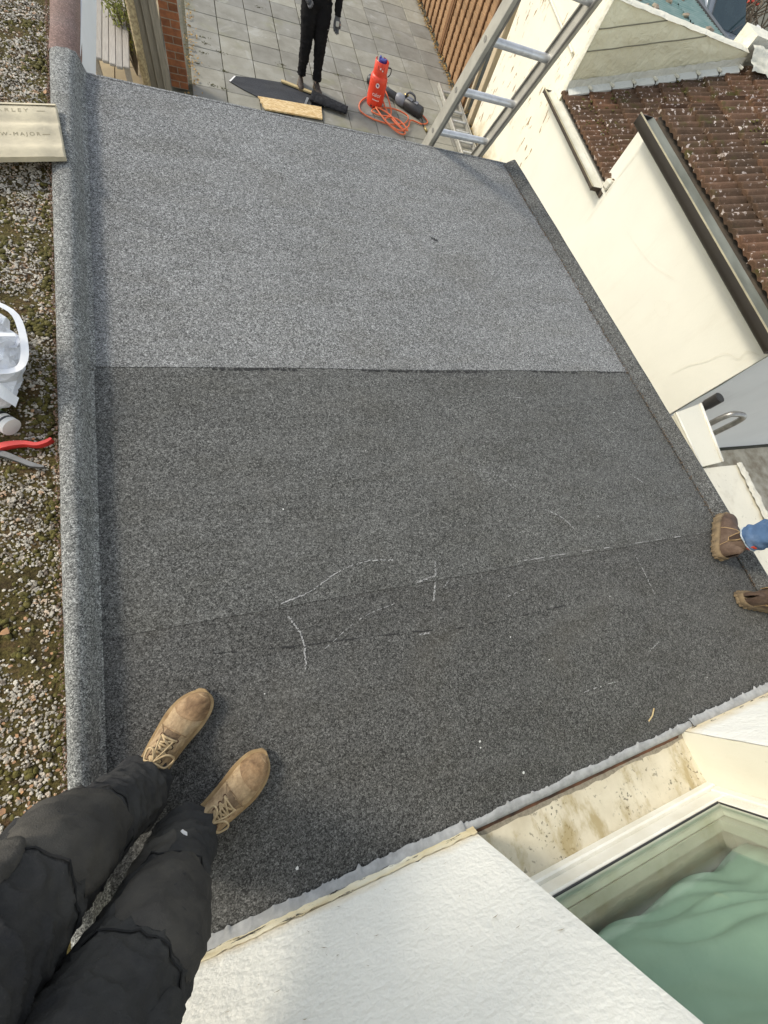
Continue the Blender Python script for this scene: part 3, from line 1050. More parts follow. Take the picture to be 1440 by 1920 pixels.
def wallface(u0, u1, z0, z1, nu, nv, rl=False, rr=False):
    """front face of rendered wall with a slightly lumpy surface, rounded at the opening"""
    mb = MB()

    def fn(a, b):
        u, z = lerp(u0, u1, a), lerp(z0, z1, b)
        d = 0.004 * nz((u, z, 0), 3, 2) + 0.0015 * nz((u, z, 0), 14, 2)
        if rl and a == 0 or rr and a == 1:
            d -= 0.003
        return W(u, d, z)
    mb.grid(fn, nu, nv)
    return mb


mb = wallface(-3.0, UL, -0.002, 2.7, 120, 90, rr=True)
wbox(mb, -3.0, UL, -0.26, -0.012, PATIO, 2.7)
mb.build('wall', M['white_render'], house, smooth=True, auto=40)
mb = wallface(UR, 3.3, -0.002, 2.7, 70, 90, rl=True)
wbox(mb, UR, 3.3, -0.26, -0.012, PATIO, 2.7)
mb.build('wall', M['white_render'], house, smooth=True, auto=40)
mb = MB()
wbox(mb, UL, UR, -0.26, 0.0, 1.35, 2.7)
mb.build('lintel_wall', M['white_render'], house)
mb = MB()
wbox(mb, UL, UR, -0.258, -0.03, PATIO, -0.045)
mb.build('apron_wall', M['white_render'], house)
# jamb lining, cream paint with peeling arris
for (a, b) in ((UR - 0.006, UR + 0.002),):
    mb = MB()

    def jf(s, t, a=a):
        return W(a if a > 1 else b, lerp(-0.003, -0.215, s) + 0.003 * nz((s, t * 14, a), 3), lerp(-0.01, 1.35, t)) + UX * (0.002 * nz((s * 3, t * 12, 0), 2))
    mb.grid(jf, 8, 50)
    mb.build('jamb_lining', M['cream_smooth'], house, smooth=True)
# mouldy sill, sloping slightly out
mb = MB()
mb.grid(lambda s, t: W(lerp(UL, UR, s), lerp(-0.002, -0.205, t), lerp(-0.012, 0.022, t) + 0.002 * nz((s * 8, t * 3, 0), 3)), 40, 12)
mb.build('sill', M['mould'], house, smooth=True)
# window
win = empty('window', W(1.12, -0.2, 0))
win.parent = house
win.location = W(1.12, -0.2, 0) - ORIG[house.name]
FZ = 0.022


def frame_part(u0, u1, z0, z1, d0, d1, m='upvc', name='frame'):
    mb = MB()
    c = [W(u, d, z) for z in (z0, z1) for d in (d0, d1) for u in (u0, u1)]
    ctr = sum(c, Vector()) / 8
    mb.box(ctr, (abs(u1 - u0), abs(d1 - d0), abs(z1 - z0)), TH, 0.005)
    return mb.build(name, M[m], win)


frame_part(UL, UR, FZ - .002, FZ + 0.032, -0.190, -0.262)            # outer bottom rail
frame_part(UL + .004, UR - .004, FZ + 0.032, FZ + 0.086, -0.203, -0.262)      # sash bottom rail
frame_part(UR - 0.042, UR - .003, FZ + 0.033, 1.34, -0.196, -0.261)
frame_part(UR - 0.085, UR - 0.042, FZ + 0.0865, 1.30, -0.206, -0.260)
frame_part(UL + .003, UL + 0.042, FZ + 0.033, 1.34, -0.196, -0.261)
frame_part(UL + 0.042, UL + 0.085, FZ + 0.0865, 1.30, -0.206, -0.260)
frame_part(UL + .005, UR - .005, 1.30, 1.349, -0.198, -0.263)
frame_part(UL + 0.086, UR - 0.086, FZ + 0.0862, FZ + 0.092, -0.2085, -0.216, 'gasket', 'gasket')
frame_part(UR - 0.092, UR - 0.0862, FZ + 0.093, 1.29, -0.2085, -0.216, 'gasket', 'gasket')
mb = MB()
wbox(mb, UL + 0.08, UR - 0.08, -0.224, -0.220, FZ + 0.08, 1.31)
mb.build('glass', M['glass'], win)
# inner lining and sill inside
mb = MB()
wbox(mb, UL - 0.02, UR + 0.02, -0.52, -0.264, -0.03, 0.035)
wbox(mb, UL + .05, UR - .05, -0.300, -0.2645, 0.036, 0.105)
mb.build('inner_sill', M['inner_frame'], house)
mb = MB()
wbox(mb, UR - 0.11, UR - 0.06, -0.300, -0.2645, 0.106, 1.33)
mb.build('inner_bead', M['inner_frame'], house)
for u0_ in (UR, UL - .03):
    mb = MB()
    wbox(mb, u0_, u0_ + 0.03, -0.52, -0.2645, 0.036, 1.4)
    mb.build('inner_jamb', M['inner_frame'], house)
mb = MB()
for (u0, u1, d0, d1, z0, z1) in ((-1, 3.1, -3.6, -3.5, -1, 2.4), (-1.1, -1, -3.5, -.27, -1, 2.4), (3.1, 3.2, -3.5, -.27, -1, 2.4), (-1, 3.1, -3.5, -.27, 2.4, 2.5), (-1, 3.1, -3.5, -.27, -1.1, -1.0)):
    wbox(mb, u0, u1, d0, d1, z0, z1)
mb.build('room_wall', M['room'], house)
# curtain bunched on the inner sill
mb = MB()


def cur(s, t):
    u = lerp(UL - 0.03, UR - 0.04, s)
    z = lerp(0.058, 1.34, t)
    d = -0.362 + 0.014 * math.sin(u * 21 + 2.2 * nz((u, z, 0), 1.6, 4)) + 0.020 * nz((u, z, 0), 2.2, 9)
    # gathered swag running down to the right, in three soft pleats
    for k, (z0, wd_, am) in enumerate(((0.34, .045, .042), (0.255, .028, .030), (0.20, .020, .018))):
        d += am * math.exp(-((z - z0 - (0.42 - .05 * k) * (u - 1.1) - .02 * nz((u, 0, k), 5)) / wd_) ** 2) * min(1.0, max(0.0, (u - .78) / .3))
    d += 0.006 * nz((u * 3, z * 9 - u * 4, 0), 2.5, 1) + 0.004 * math.sin((z - .42 * u) * 75 + 4 * nz((u, z, 0), 3)) * max(0, 1 - t * 2)
    d -= 0.05 * max(0.0, 1 - t / .05)
    d = -0.310 - math.log(1 + math.exp((-0.310 - d) * 90)) / 90
    return W(u, d, z)


mb.grid(cur, 110, 110)
mb.build('curtain', M['curtain'], house, smooth=True)
# sealant bead, stained strip and bare batten at the wall foot
def bead(u0, u1, w, seed, zt=0.022):
    mb = MB()

    def fn(s, t):
        u = lerp(u0, u1, s)
        j = 0.006 * nz((u, 0, seed), 7) + 0.004 * nz((u, 0, seed), 26) + 0.016 * max(0.0, nz((u, 0, seed), 47) - 0.10) + 0.012 * max(0.0, nz((u, 3, seed), 120) - .1) * max(0.0, 2 * nz((u, 1, seed), 4) + .4)
        prof = [(w + j, 0.0055), (w * 0.86 + j, 0.010), (w * .55, zt * 0.62 + .004), (w * .2, zt), (-0.006, zt * 0.9), (-0.010, zt * .2)]
        p = prof[min(int(t * 5 + 1e-6), 5)]
        return W(u, p[0], p[1] + 0.0025 * nz((u, t, 3), 20))
    mb.grid(fn, int((u1 - u0) * 300), 5)
    return mb


bead(-0.9, 0.57, 0.030, 1).build('sealant_bead', M['sealant'], house, smooth=True)
bead(0.57, 1.70, 0.022, 4, 0.012).build('sealant_bead', M['sealant'], house, smooth=True)
bead(1.70, 2.75, 0.030, 6, 0.018).build('sealant_bead', M['sealant'], house, smooth=True)
mb = MB()
mb.grid(lambda s, t: W(lerp(0.60, 1.62, s), lerp(0.006, -0.024, t) + .002 * nz((s * 20, 0, 0), 2), lerp(0.008, -0.006, t) + .004 * abs(nz((s * 30, t, 0), 2))), 60, 4)
mb.build('bare_batten', M['rust'], house, smooth=True)
mb = MB()
mb.grid(lambda s, t: W(lerp(-0.95, 0.60, s), lerp(0.010, 0.003, t) + .004 * nz((s * 26, t, 0), 2), lerp(0.016, 0.046, t) + .008 * nz((s * 30, t * 2, 0), 2)), 120, 4)
mb.build('flaking_strip', M['flake'], house, smooth=True)

rs = random.Random(63)
mb = MB()
for i in range(26):
    u, z = rs.uniform(-0.2, 0.56), rs.uniform(0.06, 0.62)
    a_, l_ = rs.uniform(-.6, 1.2), rs.uniform(.006, .022)
    du, dz = math.cos(a_) * l_, math.sin(a_) * l_
    w_ = rs.uniform(.0006, .0014)
    mb.add([W(u, .0055, z - w_), W(u + du, .0055, z + dz), W(u + du * .5, .0055, z + dz * .5 + w_ * 2)], [(0, 1, 2)])
mb.build('scuff_marks', M['concrete'], house)['kind'] = 'stuff'

# ================================================================== NEIGHBOUR HOUSE (right)
nb = empty('neighbour_house', (5.8, 3.6, PATIO), 'cream rendered neighbour house with brown tiled roofs, gutters and wrapped parapet', 'house')
XW = 4.60
PITCH = math.atan(0.285)


def lumpy_wall(y0, y1, z0, z1, mat, x=XW, name='side_wall', th=0.22, ny=40, nz_=30, amp=0.012):
    mb = MB()
    mb.grid(lambda s, t: V(x - amp * nz((lerp(y0, y1, s), lerp(z0, z1, t), x), 1.4), lerp(y1, y0, s), lerp(z0, z1, t)), ny, nz_)
    mb.box((x + th / 2 + 0.02, (y0 + y1) / 2, (z0 + z1) / 2), (th, y1 - y0, z1 - z0))
    return mb.build(name, M[mat], nb, smooth=True, auto=40)


lumpy_wall(1.66, 4.585, PATIO, -0.30, 'cream_wall')
lumpy_wall(4.588, 6.40, PATIO, -0.93, 'cream_wall', XW + 0.012)
lumpy_wall(6.404, 8.45, PATIO, 0.03, 'peel', XW + 0.02, 'peeling_wall')
mb = MB()
mb.grid(lambda s, t: V(lerp(4.62, 8.5, s), 1.655 + 0.008 * nz((s * 4, t * 3, 0), 2), lerp(PATIO, -0.30 + 0.285 * (lerp(4.62, 8.5, s) - 4.6), t)), 30, 20)
mb.box((6.56, 1.78, -1.40), (3.84, 0.2, 1.98))
mb.build('end_wall', M['grey_wall'], nb, smooth=True, auto=40)
MB().box((6.6, 4.70, -1.0), (3.9, 0.2, 1.3)).build('cross_wall', M['cream_wall'], nb)
# crack line details on the side wall
def wall_line(pts, w, mat, name):
    mb = MB()
    P = spline([(0, y, z) for y, z in pts], len(pts) * 8)
    for i in range(len(P) - 1):
        a, b = P[i], P[i + 1]
        t = b - a
        nrm = V(0, -t.z, t.y).normalized() * w * random.uniform(.3, 1)
        q = [a - nrm, b - nrm, b + nrm, a + nrm]
        mb.add([V(XW - 0.0135 - 0.012 * 0 + 0, p.y, p.z) for p in q], [(0, 1, 2, 3)])
    return mb.build(name, M[mat], nb)


wall_line([(3.9, -0.9), (3.5, -0.86), (3.2, -0.80), (2.95, -0.70)], 0.0016, 'cream_dirty', 'crack')
wall_line([(2.9, -0.95), (2.84, -1.0), (2.7, -0.98), (2.66, -0.9), (2.78, -0.86), (2.9, -0.95)], 0.0014, 'cream_dirty', 'crack')
wall_line([(1.70, -0.40), (1.80, -0.47), (1.78, -0.55), (1.90, -0.62), (1.95, -0.80), (2.02, -0.95), (2.05, -1.12)], 0.0028, 'cream_dirty', 'crack')
wall_line([(4.55, -0.45), (4.57, -0.8), (4.55, -1.3)], 0.004, 'cream_dirty', 'crack')
MB().tube([(XW - 0.005, 8.3, -0.45), (XW - 0.012, 7.4, -0.50), (XW - 0.01, 6.6, -0.55)], 0.014, 8).build('cable_conduit', M['cream_smooth'], nb)

# roof tiles
TW, GA = 0.300, 0.330


def tile_mesh(seed):
    rs_ = random.Random(seed)
    mb = MB()
    prof = []
    n = 18
    for k in range(n + 1):
        t = k / n
        ph = (t * 3.0) % 1.0
        h = 0.026 * max(0.0, math.sin(ph * math.pi)) ** 1.2 if True else 0
        prof.append((t * (TW + 0.012), h + 0.001 * rs_.random()))
    L = GA + 0.05
    top, bot = [], []
    rows = [(0.0, 0.036), (0.012, 0.041), (L, 0.004)]
    rr = []
    for (sx, sz) in [(0.0, 0.004)] + rows:
        rr.append([V(sx, y, sz + (h if sz > 0.01 or sx > 0.02 else h * 0.75) - (0.0)) for y, h in prof])
    mb.rings(rr, cap=False, closed=False)
    return mb.mesh('tile', M['roof_tile'], smooth=False)


tile_meshes = [tile_mesh(k) for k in range(3)]


def tiled_roof(name, x0, z0, y0, y1, rows, shift=0.0):
    part = empty(name, (x0, y0, z0))
    part.parent = nb
    part.location = V(x0, y0, z0) - ORIG[nb.name]
    c_, s_ = math.cos(PITCH), math.sin(PITCH)
    for r in range(rows):
        y = y0 - (TW / 2 if r % 2 else 0)
        while y < y1 - 0.02:
            if y >= y0 - 0.01 - (TW / 2 if r % 2 else 0):
                d = r * GA
                sc = 1.0
                yy = y
                if y + TW > y1:
                    sc = max(0.2, (y1 - y) / TW)
                if y < y0:
                    sc = (y + TW - y0) / TW
                    yy = y0
                o = inst('tile', random.choice(tile_meshes), part, (x0 + d * c_ + random.uniform(-.008, .008), yy, z0 + d * s_ + random.uniform(0, .004)),
                         (random.uniform(-.012, .012), -PITCH + random.uniform(-.008, .008), random.uniform(-.012, .012)), (1, sc, 1))
            y += TW
    return part


up = tiled_roof('upper_roof', 4.555, -0.155, 1.60, 4.62, 12)
lo = tiled_roof('lower_roof', 4.60, -0.885, 4.60, 6.40, 9)
mb = MB()
mb.add([V(4.58, 1.6, -0.175), V(8.6, 1.6, -0.175 + 4.02 * .285), V(8.6, 4.61, -0.175 + 4.02 * .285), V(4.58, 4.61, -0.175)], [(0, 1, 2, 3)])
mb.box((4.60, 3.1, -0.235), (0.03, 2.98, 0.125))
mb.build('roof_board', M['gutter_dirt'], up)
MB().add([V(4.62, 4.6, -0.90), V(7.6, 4.6, -0.90 + 2.98 * .285), V(7.6, 6.40, -0.90 + 2.98 * .285), V(4.62, 6.4, -0.90)], [(0, 1, 2, 3)]).build('roof_board', M['gutter_dirt'], lo)
# moss cushions on tiles
mb = MB()
rs = random.Random(21)
cl = [(5.35, 4.1), (5.5, 3.75), (5.6, 3.4), (5.65, 3.15), (5.9, 2.7), (5.25, 3.2), (6.1, 4.3), (5.9, 3.9)]
for cx, cy in cl:
    for k in range(26):
        x, y = cx + rs.gauss(0, .06), cy + rs.gauss(0, .10)
        pebble(mb, V(x, y, -0.155 + (x - 4.555) * 0.285 + 0.045), rs.uniform(.008, .024), rs, .5)
for k in range(240):
    x, y = rs.uniform(4.7, 6.3), rs.uniform(4.75, 6.38)
    if nz((x, y, 0), 2.5, 6) < 0.05:
        continue
    for q in range(3):
        pebble(mb, V(x + rs.gauss(0, .03), y + rs.gauss(0, .03), -0.885 + (x - 4.60) * 0.285 + 0.042), rs.uniform(.008, .022), rs, .5)
mb.build('roof_moss', M['moss'], up, smooth=True)['kind'] = 'stuff'

# gutters
def gutter(name, x, z, y0, y1, w, h, mo, mi, ml, parent):
    mb = MB()
    mb.grid(lambda s, t: V([x, x - 0.004, x + 0.004, x + 0.028][min(int(s * 3 + 1e-6), 3)], lerp(y1, y0, t), [z, z - h * .45, z - h * .8, z - h][min(int(s * 3 + 1e-6), 3)]), 3, 12)
    o = mb.build(name, M[mo], parent, smooth=True)
    mb = MB()
    mb.grid(lambda s, t: V(x + 0.010 + w * s, lerp(y0, y1, t), z - 0.012 - h * 0.42 * math.sin(math.pi * (0.12 + 0.8 * s)) + 0.02 * s), 8, 20)
    i_ = mb.build('gutter_bed', M[mi], o, smooth=True)
    MB().box((x + 0.004, (y0 + y1) / 2, z + 0.002), (0.014, y1 - y0 + .01, 0.009)).build('gutter_lip', M[ml], o)
    mb = MB()
    for yy in (y0, y1):
        mb.prism([(x + 0.0, yy - .004), (x + w, yy - .004), (x + w, yy + .004), (x, yy + .004)], z - h * .9, z - 0.006)
    mb.build('gutter_end', M[mo], o)
    return o


gutter('gutter', 4.385, -0.195, 1.62, 4.66, 0.185, 0.105, 'gutter_brown', 'gutter_in', 'gutter_lip', nb)
gutter('gutter', 4.455, -0.940, 4.70, 6.62, 0.135, 0.055, 'gutter_dirt', 'white_gutter', 'gutter_lip', nb)
MB().box((4.598, 5.5, -0.985), (0.012, 1.75, 0.06)).build('fascia_board', M['gutter_dirt'], nb)
MB().box((4.66, 4.66, -0.86), (0.20, 0.10, 0.10), 0.3, .02).build('mortar_fillet', M['cream_dirty'], nb)
# parapet wrapped in membrane, bottom follows the tiled slope
RL = lambda x: -0.845 + 0.285 * (x - 4.6)


def mem(s, t, y=6.392):
    x = lerp(4.625, 7.02, s)
    z = lerp(RL(x) - 0.03, 0.012 + 0.006 * nz((x, 0, 0), 4), t)
    w = 0.018 * nz((x, z, 0), 2.2, 5) + 0.010 * nz((x * 0.5, z, 0), 9, 2)
    return V(x, y - 0.004 - abs(w), z)


MB().box((5.82, 6.50, -1.19), (2.39, 0.2, 2.39)).build('parapet', M['membrane'], nb)
MB().grid(mem, 60, 24).build('membrane_sheet', M['membrane'], nb, smooth=True)
# laps parallel to the roof slope
for k, zo in enumerate((0.40, 0.60)):
    mb = MB()
    x1 = 4.63 + (0.845 - zo) / 0.285
    pts = []
    for i in range(40):
        x = lerp(4.63, min(x1, 7.0), i / 39)
        z = RL(x) + zo
        w = 0.018 * nz((x, z, 0), 2.2, 5) + 0.010 * nz((x * 0.5, z, 0), 9, 2)
        pts.append(V(x, 6.392 - 0.009 - abs(w), z))
    mb.tube(pts, 0.006, 5)
    mb.build('membrane_lap', M['lap'], nb)
mb = MB()
mb.grid(lambda s, t: V(lerp(4.62, 7.03, s), lerp(6.372, 6.56, t) + 0.01 * nz((s * 6, t, 0), 2), 0.016 + 0.012 * math.sin(math.pi * t) + 0.008 * nz((s * 9, t, 1), 2)), 40, 5)
mb.build('parapet_cap', M['membrane_pale'], nb, smooth=True)
MB().grid(lambda s, t: V(4.612 - .012 * math.sin(math.pi * s), lerp(6.46, 6.37, s), lerp(-0.86, 0.02, t) + .01), 4, 14).build('corner_strip', M['membrane_pale'], nb, smooth=True)
# crumpled foil flashing and step pieces at the tile line
mb = MB()
mb.grid(lambda s, t: V(lerp(4.60, 7.05, s), 6.375 - 0.022 * (1 - t) - 0.012 * abs(nz((s * 40, t * 2, 0), 1.5)), RL(lerp(4.60, 7.05, s)) + lerp(0.03, 0.125, t) + 0.010 * nz((s * 30, t, 3), 1.2)), 120, 6)
mb.build('foil_flashing', M['membrane_pale'], nb, smooth=True)
for k in range(8):
    x = 4.62 + 0.30 * k
    mb = MB()
    mb.add([V(x, 6.36, RL(x) + 0.055), V(x + 0.285, 6.36, RL(x + .285) + 0.055), V(x + 0.285, 6.27, RL(x + .285) + 0.026), V(x, 6.27, RL(x) + 0.026),
            V(x, 6.27, RL(x) + 0.008), V(x + .285, 6.27, RL(x + .285) + .008)], [(0, 3, 2, 1), (3, 4, 5, 2)])
    mb.build('step_flashing', M['flash_pale'], nb)
    MB().box((x + 0.292, 6.315, RL(x + .29) + 0.055), (0.03, 0.075, 0.03), 0.4, .006).build('flashing_tuck', M['membrane_pale'], nb)
# second wrapped upstand further up the slope
mb = MB()
mb.grid(lambda s, t: V(lerp(7.0, 9.6, s), 6.10 + 0.29 * t + 0.05 * nz((s * 5, t * 2, 0), 2), -0.06 + 0.285 * 0.25 * s + 0.14 * t + 0.06 * abs(nz((s * 9, t * 2, 4), 1.6))), 40, 10)
mb.build('wrapped_valley', M['membrane_pale'], nb, smooth=True)
MB().box((8.35, 6.60, -1.10), (2.65, 0.3, 2.5)).build('parapet', M['membrane_pale'], nb)

# ---- alley items between the roofs
lw = empty('boundary_wall', (3.45, -0.4, PATIO), 'low cream boundary wall with peeling rough top beside the side yard', 'wall')
mb = MB()
mb.grid(lambda s, t: V(lerp(3.05, 3.66, s), lerp(-2.5, 0.66, t), -0.42 + 0.006 * nz((s * 2, t * 9, 0), 2) + (0.02 * abs(nz((s * 6, t * 30, 0), 2)) if s > .75 else 0)), 24, 90)
mb.box((3.355, -0.92, -1.42), (0.60, 3.15, 1.95))
mb.build('wall_body', M['cream_dirty'], lw, smooth=True, auto=40)
mb = MB()
rs = random.Random(9)
mb.grid(lambda s, t: V(lerp(3.56, 3.69, s) + .012 * nz((0, t * 40, s), 1.5), lerp(-2.5, 0.67, t), -0.40 - 0.10 * max(0, s - .5) + 0.018 * nz((s * 4, t * 60, 0), 1.5)), 8, 140)
mb.build('broken_arris', M['cream_dirty'], lw, smooth=True)
bx = empty('service_box', (3.30, 0.92, PATIO), 'cream boxed duct with pale rimmed lid next to the alley pipe', 'duct')
MB().prism([(3.16, 0.68), (3.42, 0.70), (3.47, 1.18), (3.17, 1.12)], PATIO, -0.42).build('box_side', M['cream_dirty'], bx)
MB().prism([(3.15, 0.665), (3.41, 0.69), (3.475, 1.20), (3.16, 1.125)], -0.42, -0.40).build('box_lid', M['cream_smooth'], bx)
mb = MB()
mb.tube([(3.405, 0.69, -0.395), (3.475, 1.20, -0.395)], 0.010, 6)
mb.tube([(3.155, 0.665, -0.395), (3.16, 1.125, -0.395)], 0.008, 6)
mb.build('lid_rim', M['upvc'], bx, smooth=True)
pp = MB()
pp.tube([(4.44, 1.486, PATIO), (4.44, 1.486, -0.77)], 0.048, 16)
pp.tube([(4.44, 1.486, -0.87), (4.44, 1.486, -0.75)], 0.054, 16)
o = pp.build('soil_pipe', M['black_pipe'], None, True, (4.44, 1.486, PATIO), 40)
tag(o, 'black open ended pipe standing against the grey end wall', 'pipe')
MB().tube([(4.44, 1.486, -0.752), (4.44, 1.486, -0.7485)], 0.040, 16).build('pipe_mouth', M['gasket'], o)
hp = MB()
A, B_ = V(4.79, 1.40, 0), V(5.01, 1.345, 0)
path = [V(A.x, A.y, PATIO)] + [V(A.x, A.y, -1.6), V(A.x, A.y, -1.05)]
path += spline([(A.x, A.y, -1.02), (lerp(A.x, B_.x, .1), lerp(A.y, B_.y, .1), -.93), (lerp(A.x, B_.x, .35), lerp(A.y, B_.y, .35), -.90), (lerp(A.x, B_.x, .7), lerp(A.y, B_.y, .7), -.90), (lerp(A.x, B_.x, .93), lerp(A.y, B_.y, .93), -.94), (B_.x, B_.y, -1.03)], 14)
path += [V(B_.x, B_.y, -1.6), V(B_.x, B_.y, PATIO)]
hp.tube(path, 0.030, 10)
tag(hp.build('metal_hoop', M['steel'], None, True, (4.9, 1.37, PATIO)), 'grey metal hoop standing beside the black pipe', 'hoop')

# ================================================================== GARDEN END (top of picture)
# fence panels
pts_y = [8.95, 10.78, 12.61, 14.44]
bd = {}
fn_ = empty('fence', (4.60, 11.7, PATIO), 'brown overlap fence with dark upright battens beside the patio', 'fence')
for pi in range(3):
    y0, y1 = pts_y[pi] + 0.06, pts_y[pi + 1] - 0.06
    fp = empty('fence_panel', (4.60, (y0 + y1) / 2, PATIO))
    fp.parent = fn_
    fp.location = ORIG[fp.name] - ORIG[fn_.name]
    L = y1 - y0
    if 'b' not in bd:
        bd['b'] = MB().box((0, 0, 0), (0.012, L, 0.118), Matrix.Rotation(rad(-7), 3, 'Y')).mesh('board', M['fence'])
        bd['v'] = MB().box((0, 0, 0.85), (0.028, 0.038, 1.72)).mesh('batten', M['fence_dark'])
    for k in range(17):
        inst('board', bd['b'], fp, (4.60, (y0 + y1) / 2, PATIO + 0.09 + 0.1 * k))
    for k in range(7):
        inst('batten', bd['v'], fp, (4.578, lerp(y0 + .02, y1 - .02, k / 6), PATIO + 0.02))
    MB().box((4.598, (y0 + y1) / 2, PATIO + 1.80), (0.05, L, 0.03)).build('capping', M['fence'], fp)
for k, y in enumerate(pts_y[1:]):
    o = MB().box((4.60, y, PATIO + 0.92), (0.09, 0.09, 1.84), None, .006).build('fence_post', M['fence_dark'], fn_)
o = MB().box((4.60, 8.90, PATIO + 0.92), (0.05, 0.06, 1.84), None, .006).build('fence_post', M['post_pale'], None, False, (4.6, 8.9, PATIO))
tag(o, 'thin pale post closing the end of the brown fence', 'post')
o = MB().box((4.64, 8.62, PATIO + 1.0), (0.11, 0.13, 2.0), None, .006).build('gate_post', M['post_pale'], None, False, (4.64, 8.62, PATIO))
tag(o, 'thick pale timber post at the corner of the peeling wall', 'post')
# ivy scraps between posts
iv = empty('ivy', (4.66, 8.76, PATIO), 'dark ivy climbing in the gap between the two pale posts', 'plant')
mb = MB()
rs = random.Random(5)
for i in range(160):
    c = V(4.66 + rs.gauss(0, .015), 8.76 + rs.gauss(0, .03), PATIO + rs.uniform(.05, 1.3))
    s = rs.uniform(.015, .03)
    q = Quaternion((rs.gauss(0, 1), rs.gauss(0, 1), rs.gauss(0, 1), rs.gauss(0, 1))).normalized()
    mb.add([c + q @ V(*p) * s for p in ((-1, 0, 0), (0, -.6, .1), (1, 0, 0), (0, .6, .1))], [(0, 1, 2, 3)])
mb.build('foliage', simple('ivy_leaf', (0.045, 0.055, 0.025), (0.16, 0.15, 0.10), 30, 0.7), iv)
MB().tube([(4.66, 8.76, PATIO), (4.67, 8.77, PATIO + .7), (4.65, 8.75, PATIO + 1.35)], 0.008, 6).build('stem', M['twig'], iv)

# boundary pier, timber and pebbledash post on the left of the patio
pr = empty('brick_pier', (-0.32, 7.95, PATIO), 'orange brown brick pier at the edge of the patio slabs', 'pier')
bme = [MB().box((0, 0, 0), (0.215 - .004 * k, 0.102, 0.065), None, .003).mesh('brick', M['brick']) for k in range(2)]
bme2 = MB().box((0, 0, 0), (0.102, 0.102, 0.065), None, .003).mesh('brick', M['brick'])
for r in range(26):
    z = PATIO + 0.04 + 0.075 * r
    for d in range(2):
        yy = 7.86 + 0.112 * d
        if r % 2:
            inst('brick', random.choice(bme), pr, (-0.315 + random.uniform(-.003, .003), yy, z), (0, 0, random.uniform(-.01, .01)))
        else:
            for q in (-0.372, -0.26):
                inst('brick', bme2, pr, (q, yy, z), (0, 0, random.uniform(-.01, .01)))
MB().box((-0.315, 7.916, PATIO + 0.98), (0.205, 0.205, 1.96)).build('mortar_core', M['mortar'], pr)
tp = empty('timber_screen', (-0.52, 7.55, PATIO), 'weathered grey upright boards between brick pier and pebbledash post', 'fence')
for k in range(3):
    x = -0.475 - 0.09 * k
    MB().box((x + .003 * k, 7.55 + .012 * k, PATIO + 0.98), (0.088, 0.03, 1.96 - .01 * k), Matrix.Rotation(0.25, 3, 'Z') @ Matrix.Rotation(rad(-0.8), 3, 'Y'), .003).build('board', M['grey_wood'], tp)
mb = MB()
for k in range(40):
    z = PATIO + 1.95 * k / 39
    mb.v.extend([])
rr = []
for k in range(60):
    z = PATIO + 1.98 * k / 59
    rr.append([V(-0.715 + (0.048 + .006 * nz((a, z, 0), 9)) * math.cos(a), 7.50 + (0.048 + .006 * nz((a, z, 3), 9)) * math.sin(a), z) for a in [q * math.pi / 6 for q in range(12)]])
mb = MB()
mb.rings(rr)
o = mb.build('garden_post', M['pebbledash'], None, True, (-0.715, 7.5, PATIO))
tag(o, 'round lichen speckled post beside the weathered grey boards', 'post')

# garden bench
bn = empty('garden_bench', (-1.06, 7.75, PATIO), 'weathered grey slatted wooden bench beside the yellow shrub', 'bench')
bz = PATIO + 0.46
sl_me = MB().box((0, 0, 0), (0.068, 1.5, 0.03), None, .006).mesh('slat', M['bench_wood'])
for k in range(6):
    inst('slat', sl_me, bn, (-1.225 + 0.072 * k, 7.90 - 0.028 * k + (0.05 if k == 5 else 0), bz))
for x in (-1.22, -0.89):
    for y in (7.30, 8.5):
        MB().box((x, y, PATIO + 0.22), (0.06, 0.06, 0.44)).build('leg', M['bench_wood'], bn)
MB().box((-1.268, 7.9, bz - 0.005), (0.012, 1.52, 0.05)).build('edge_trim', M['fascia'], bn)

# variegated shrub
sh = empty('shrub', (-0.85, 7.85, PATIO), 'yellow green leafy shrub between bench and round post', 'shrub')
mb = MB()
rs = random.Random(12)
stems = MB()
for k in range(26):
    a = rs.uniform(0, 6.28)
    r = rs.uniform(.05, .22)
    top = V(-0.85 + r * math.cos(a), 7.95 + 1.3 * r * math.sin(a), PATIO + rs.uniform(.45, 1.0))
    base = V(-0.85, 7.9, PATIO)
    mid = base.lerp(top, .55) + V(rs.gauss(0, .03), rs.gauss(0, .03), 0.05)
    P = spline([base, mid, top], 8)
    stems.tube(P, [0.008 * (1 - i / 10) for i in range(len(P))], 5)
    for i in range(46):
        c = P[rs.randint(3, 8)] + V(rs.gauss(0, .035), rs.gauss(0, .035), rs.gauss(0, .03))
        s = rs.uniform(.012, .026)
        q = Quaternion((rs.gauss(0, 1), rs.gauss(0, 1), rs.gauss(0, 1), rs.gauss(0, 1))).normalized()
        mb.add([c + q @ V(*p) * s for p in ((-1, 0, 0), (0, -.5, .15), (1, 0, 0), (0, .5, .15))], [(0, 1, 2), (0, 2, 3)])
mb.build('foliage', M['leaf'], sh)
stems.build('stem', M['twig'], sh)

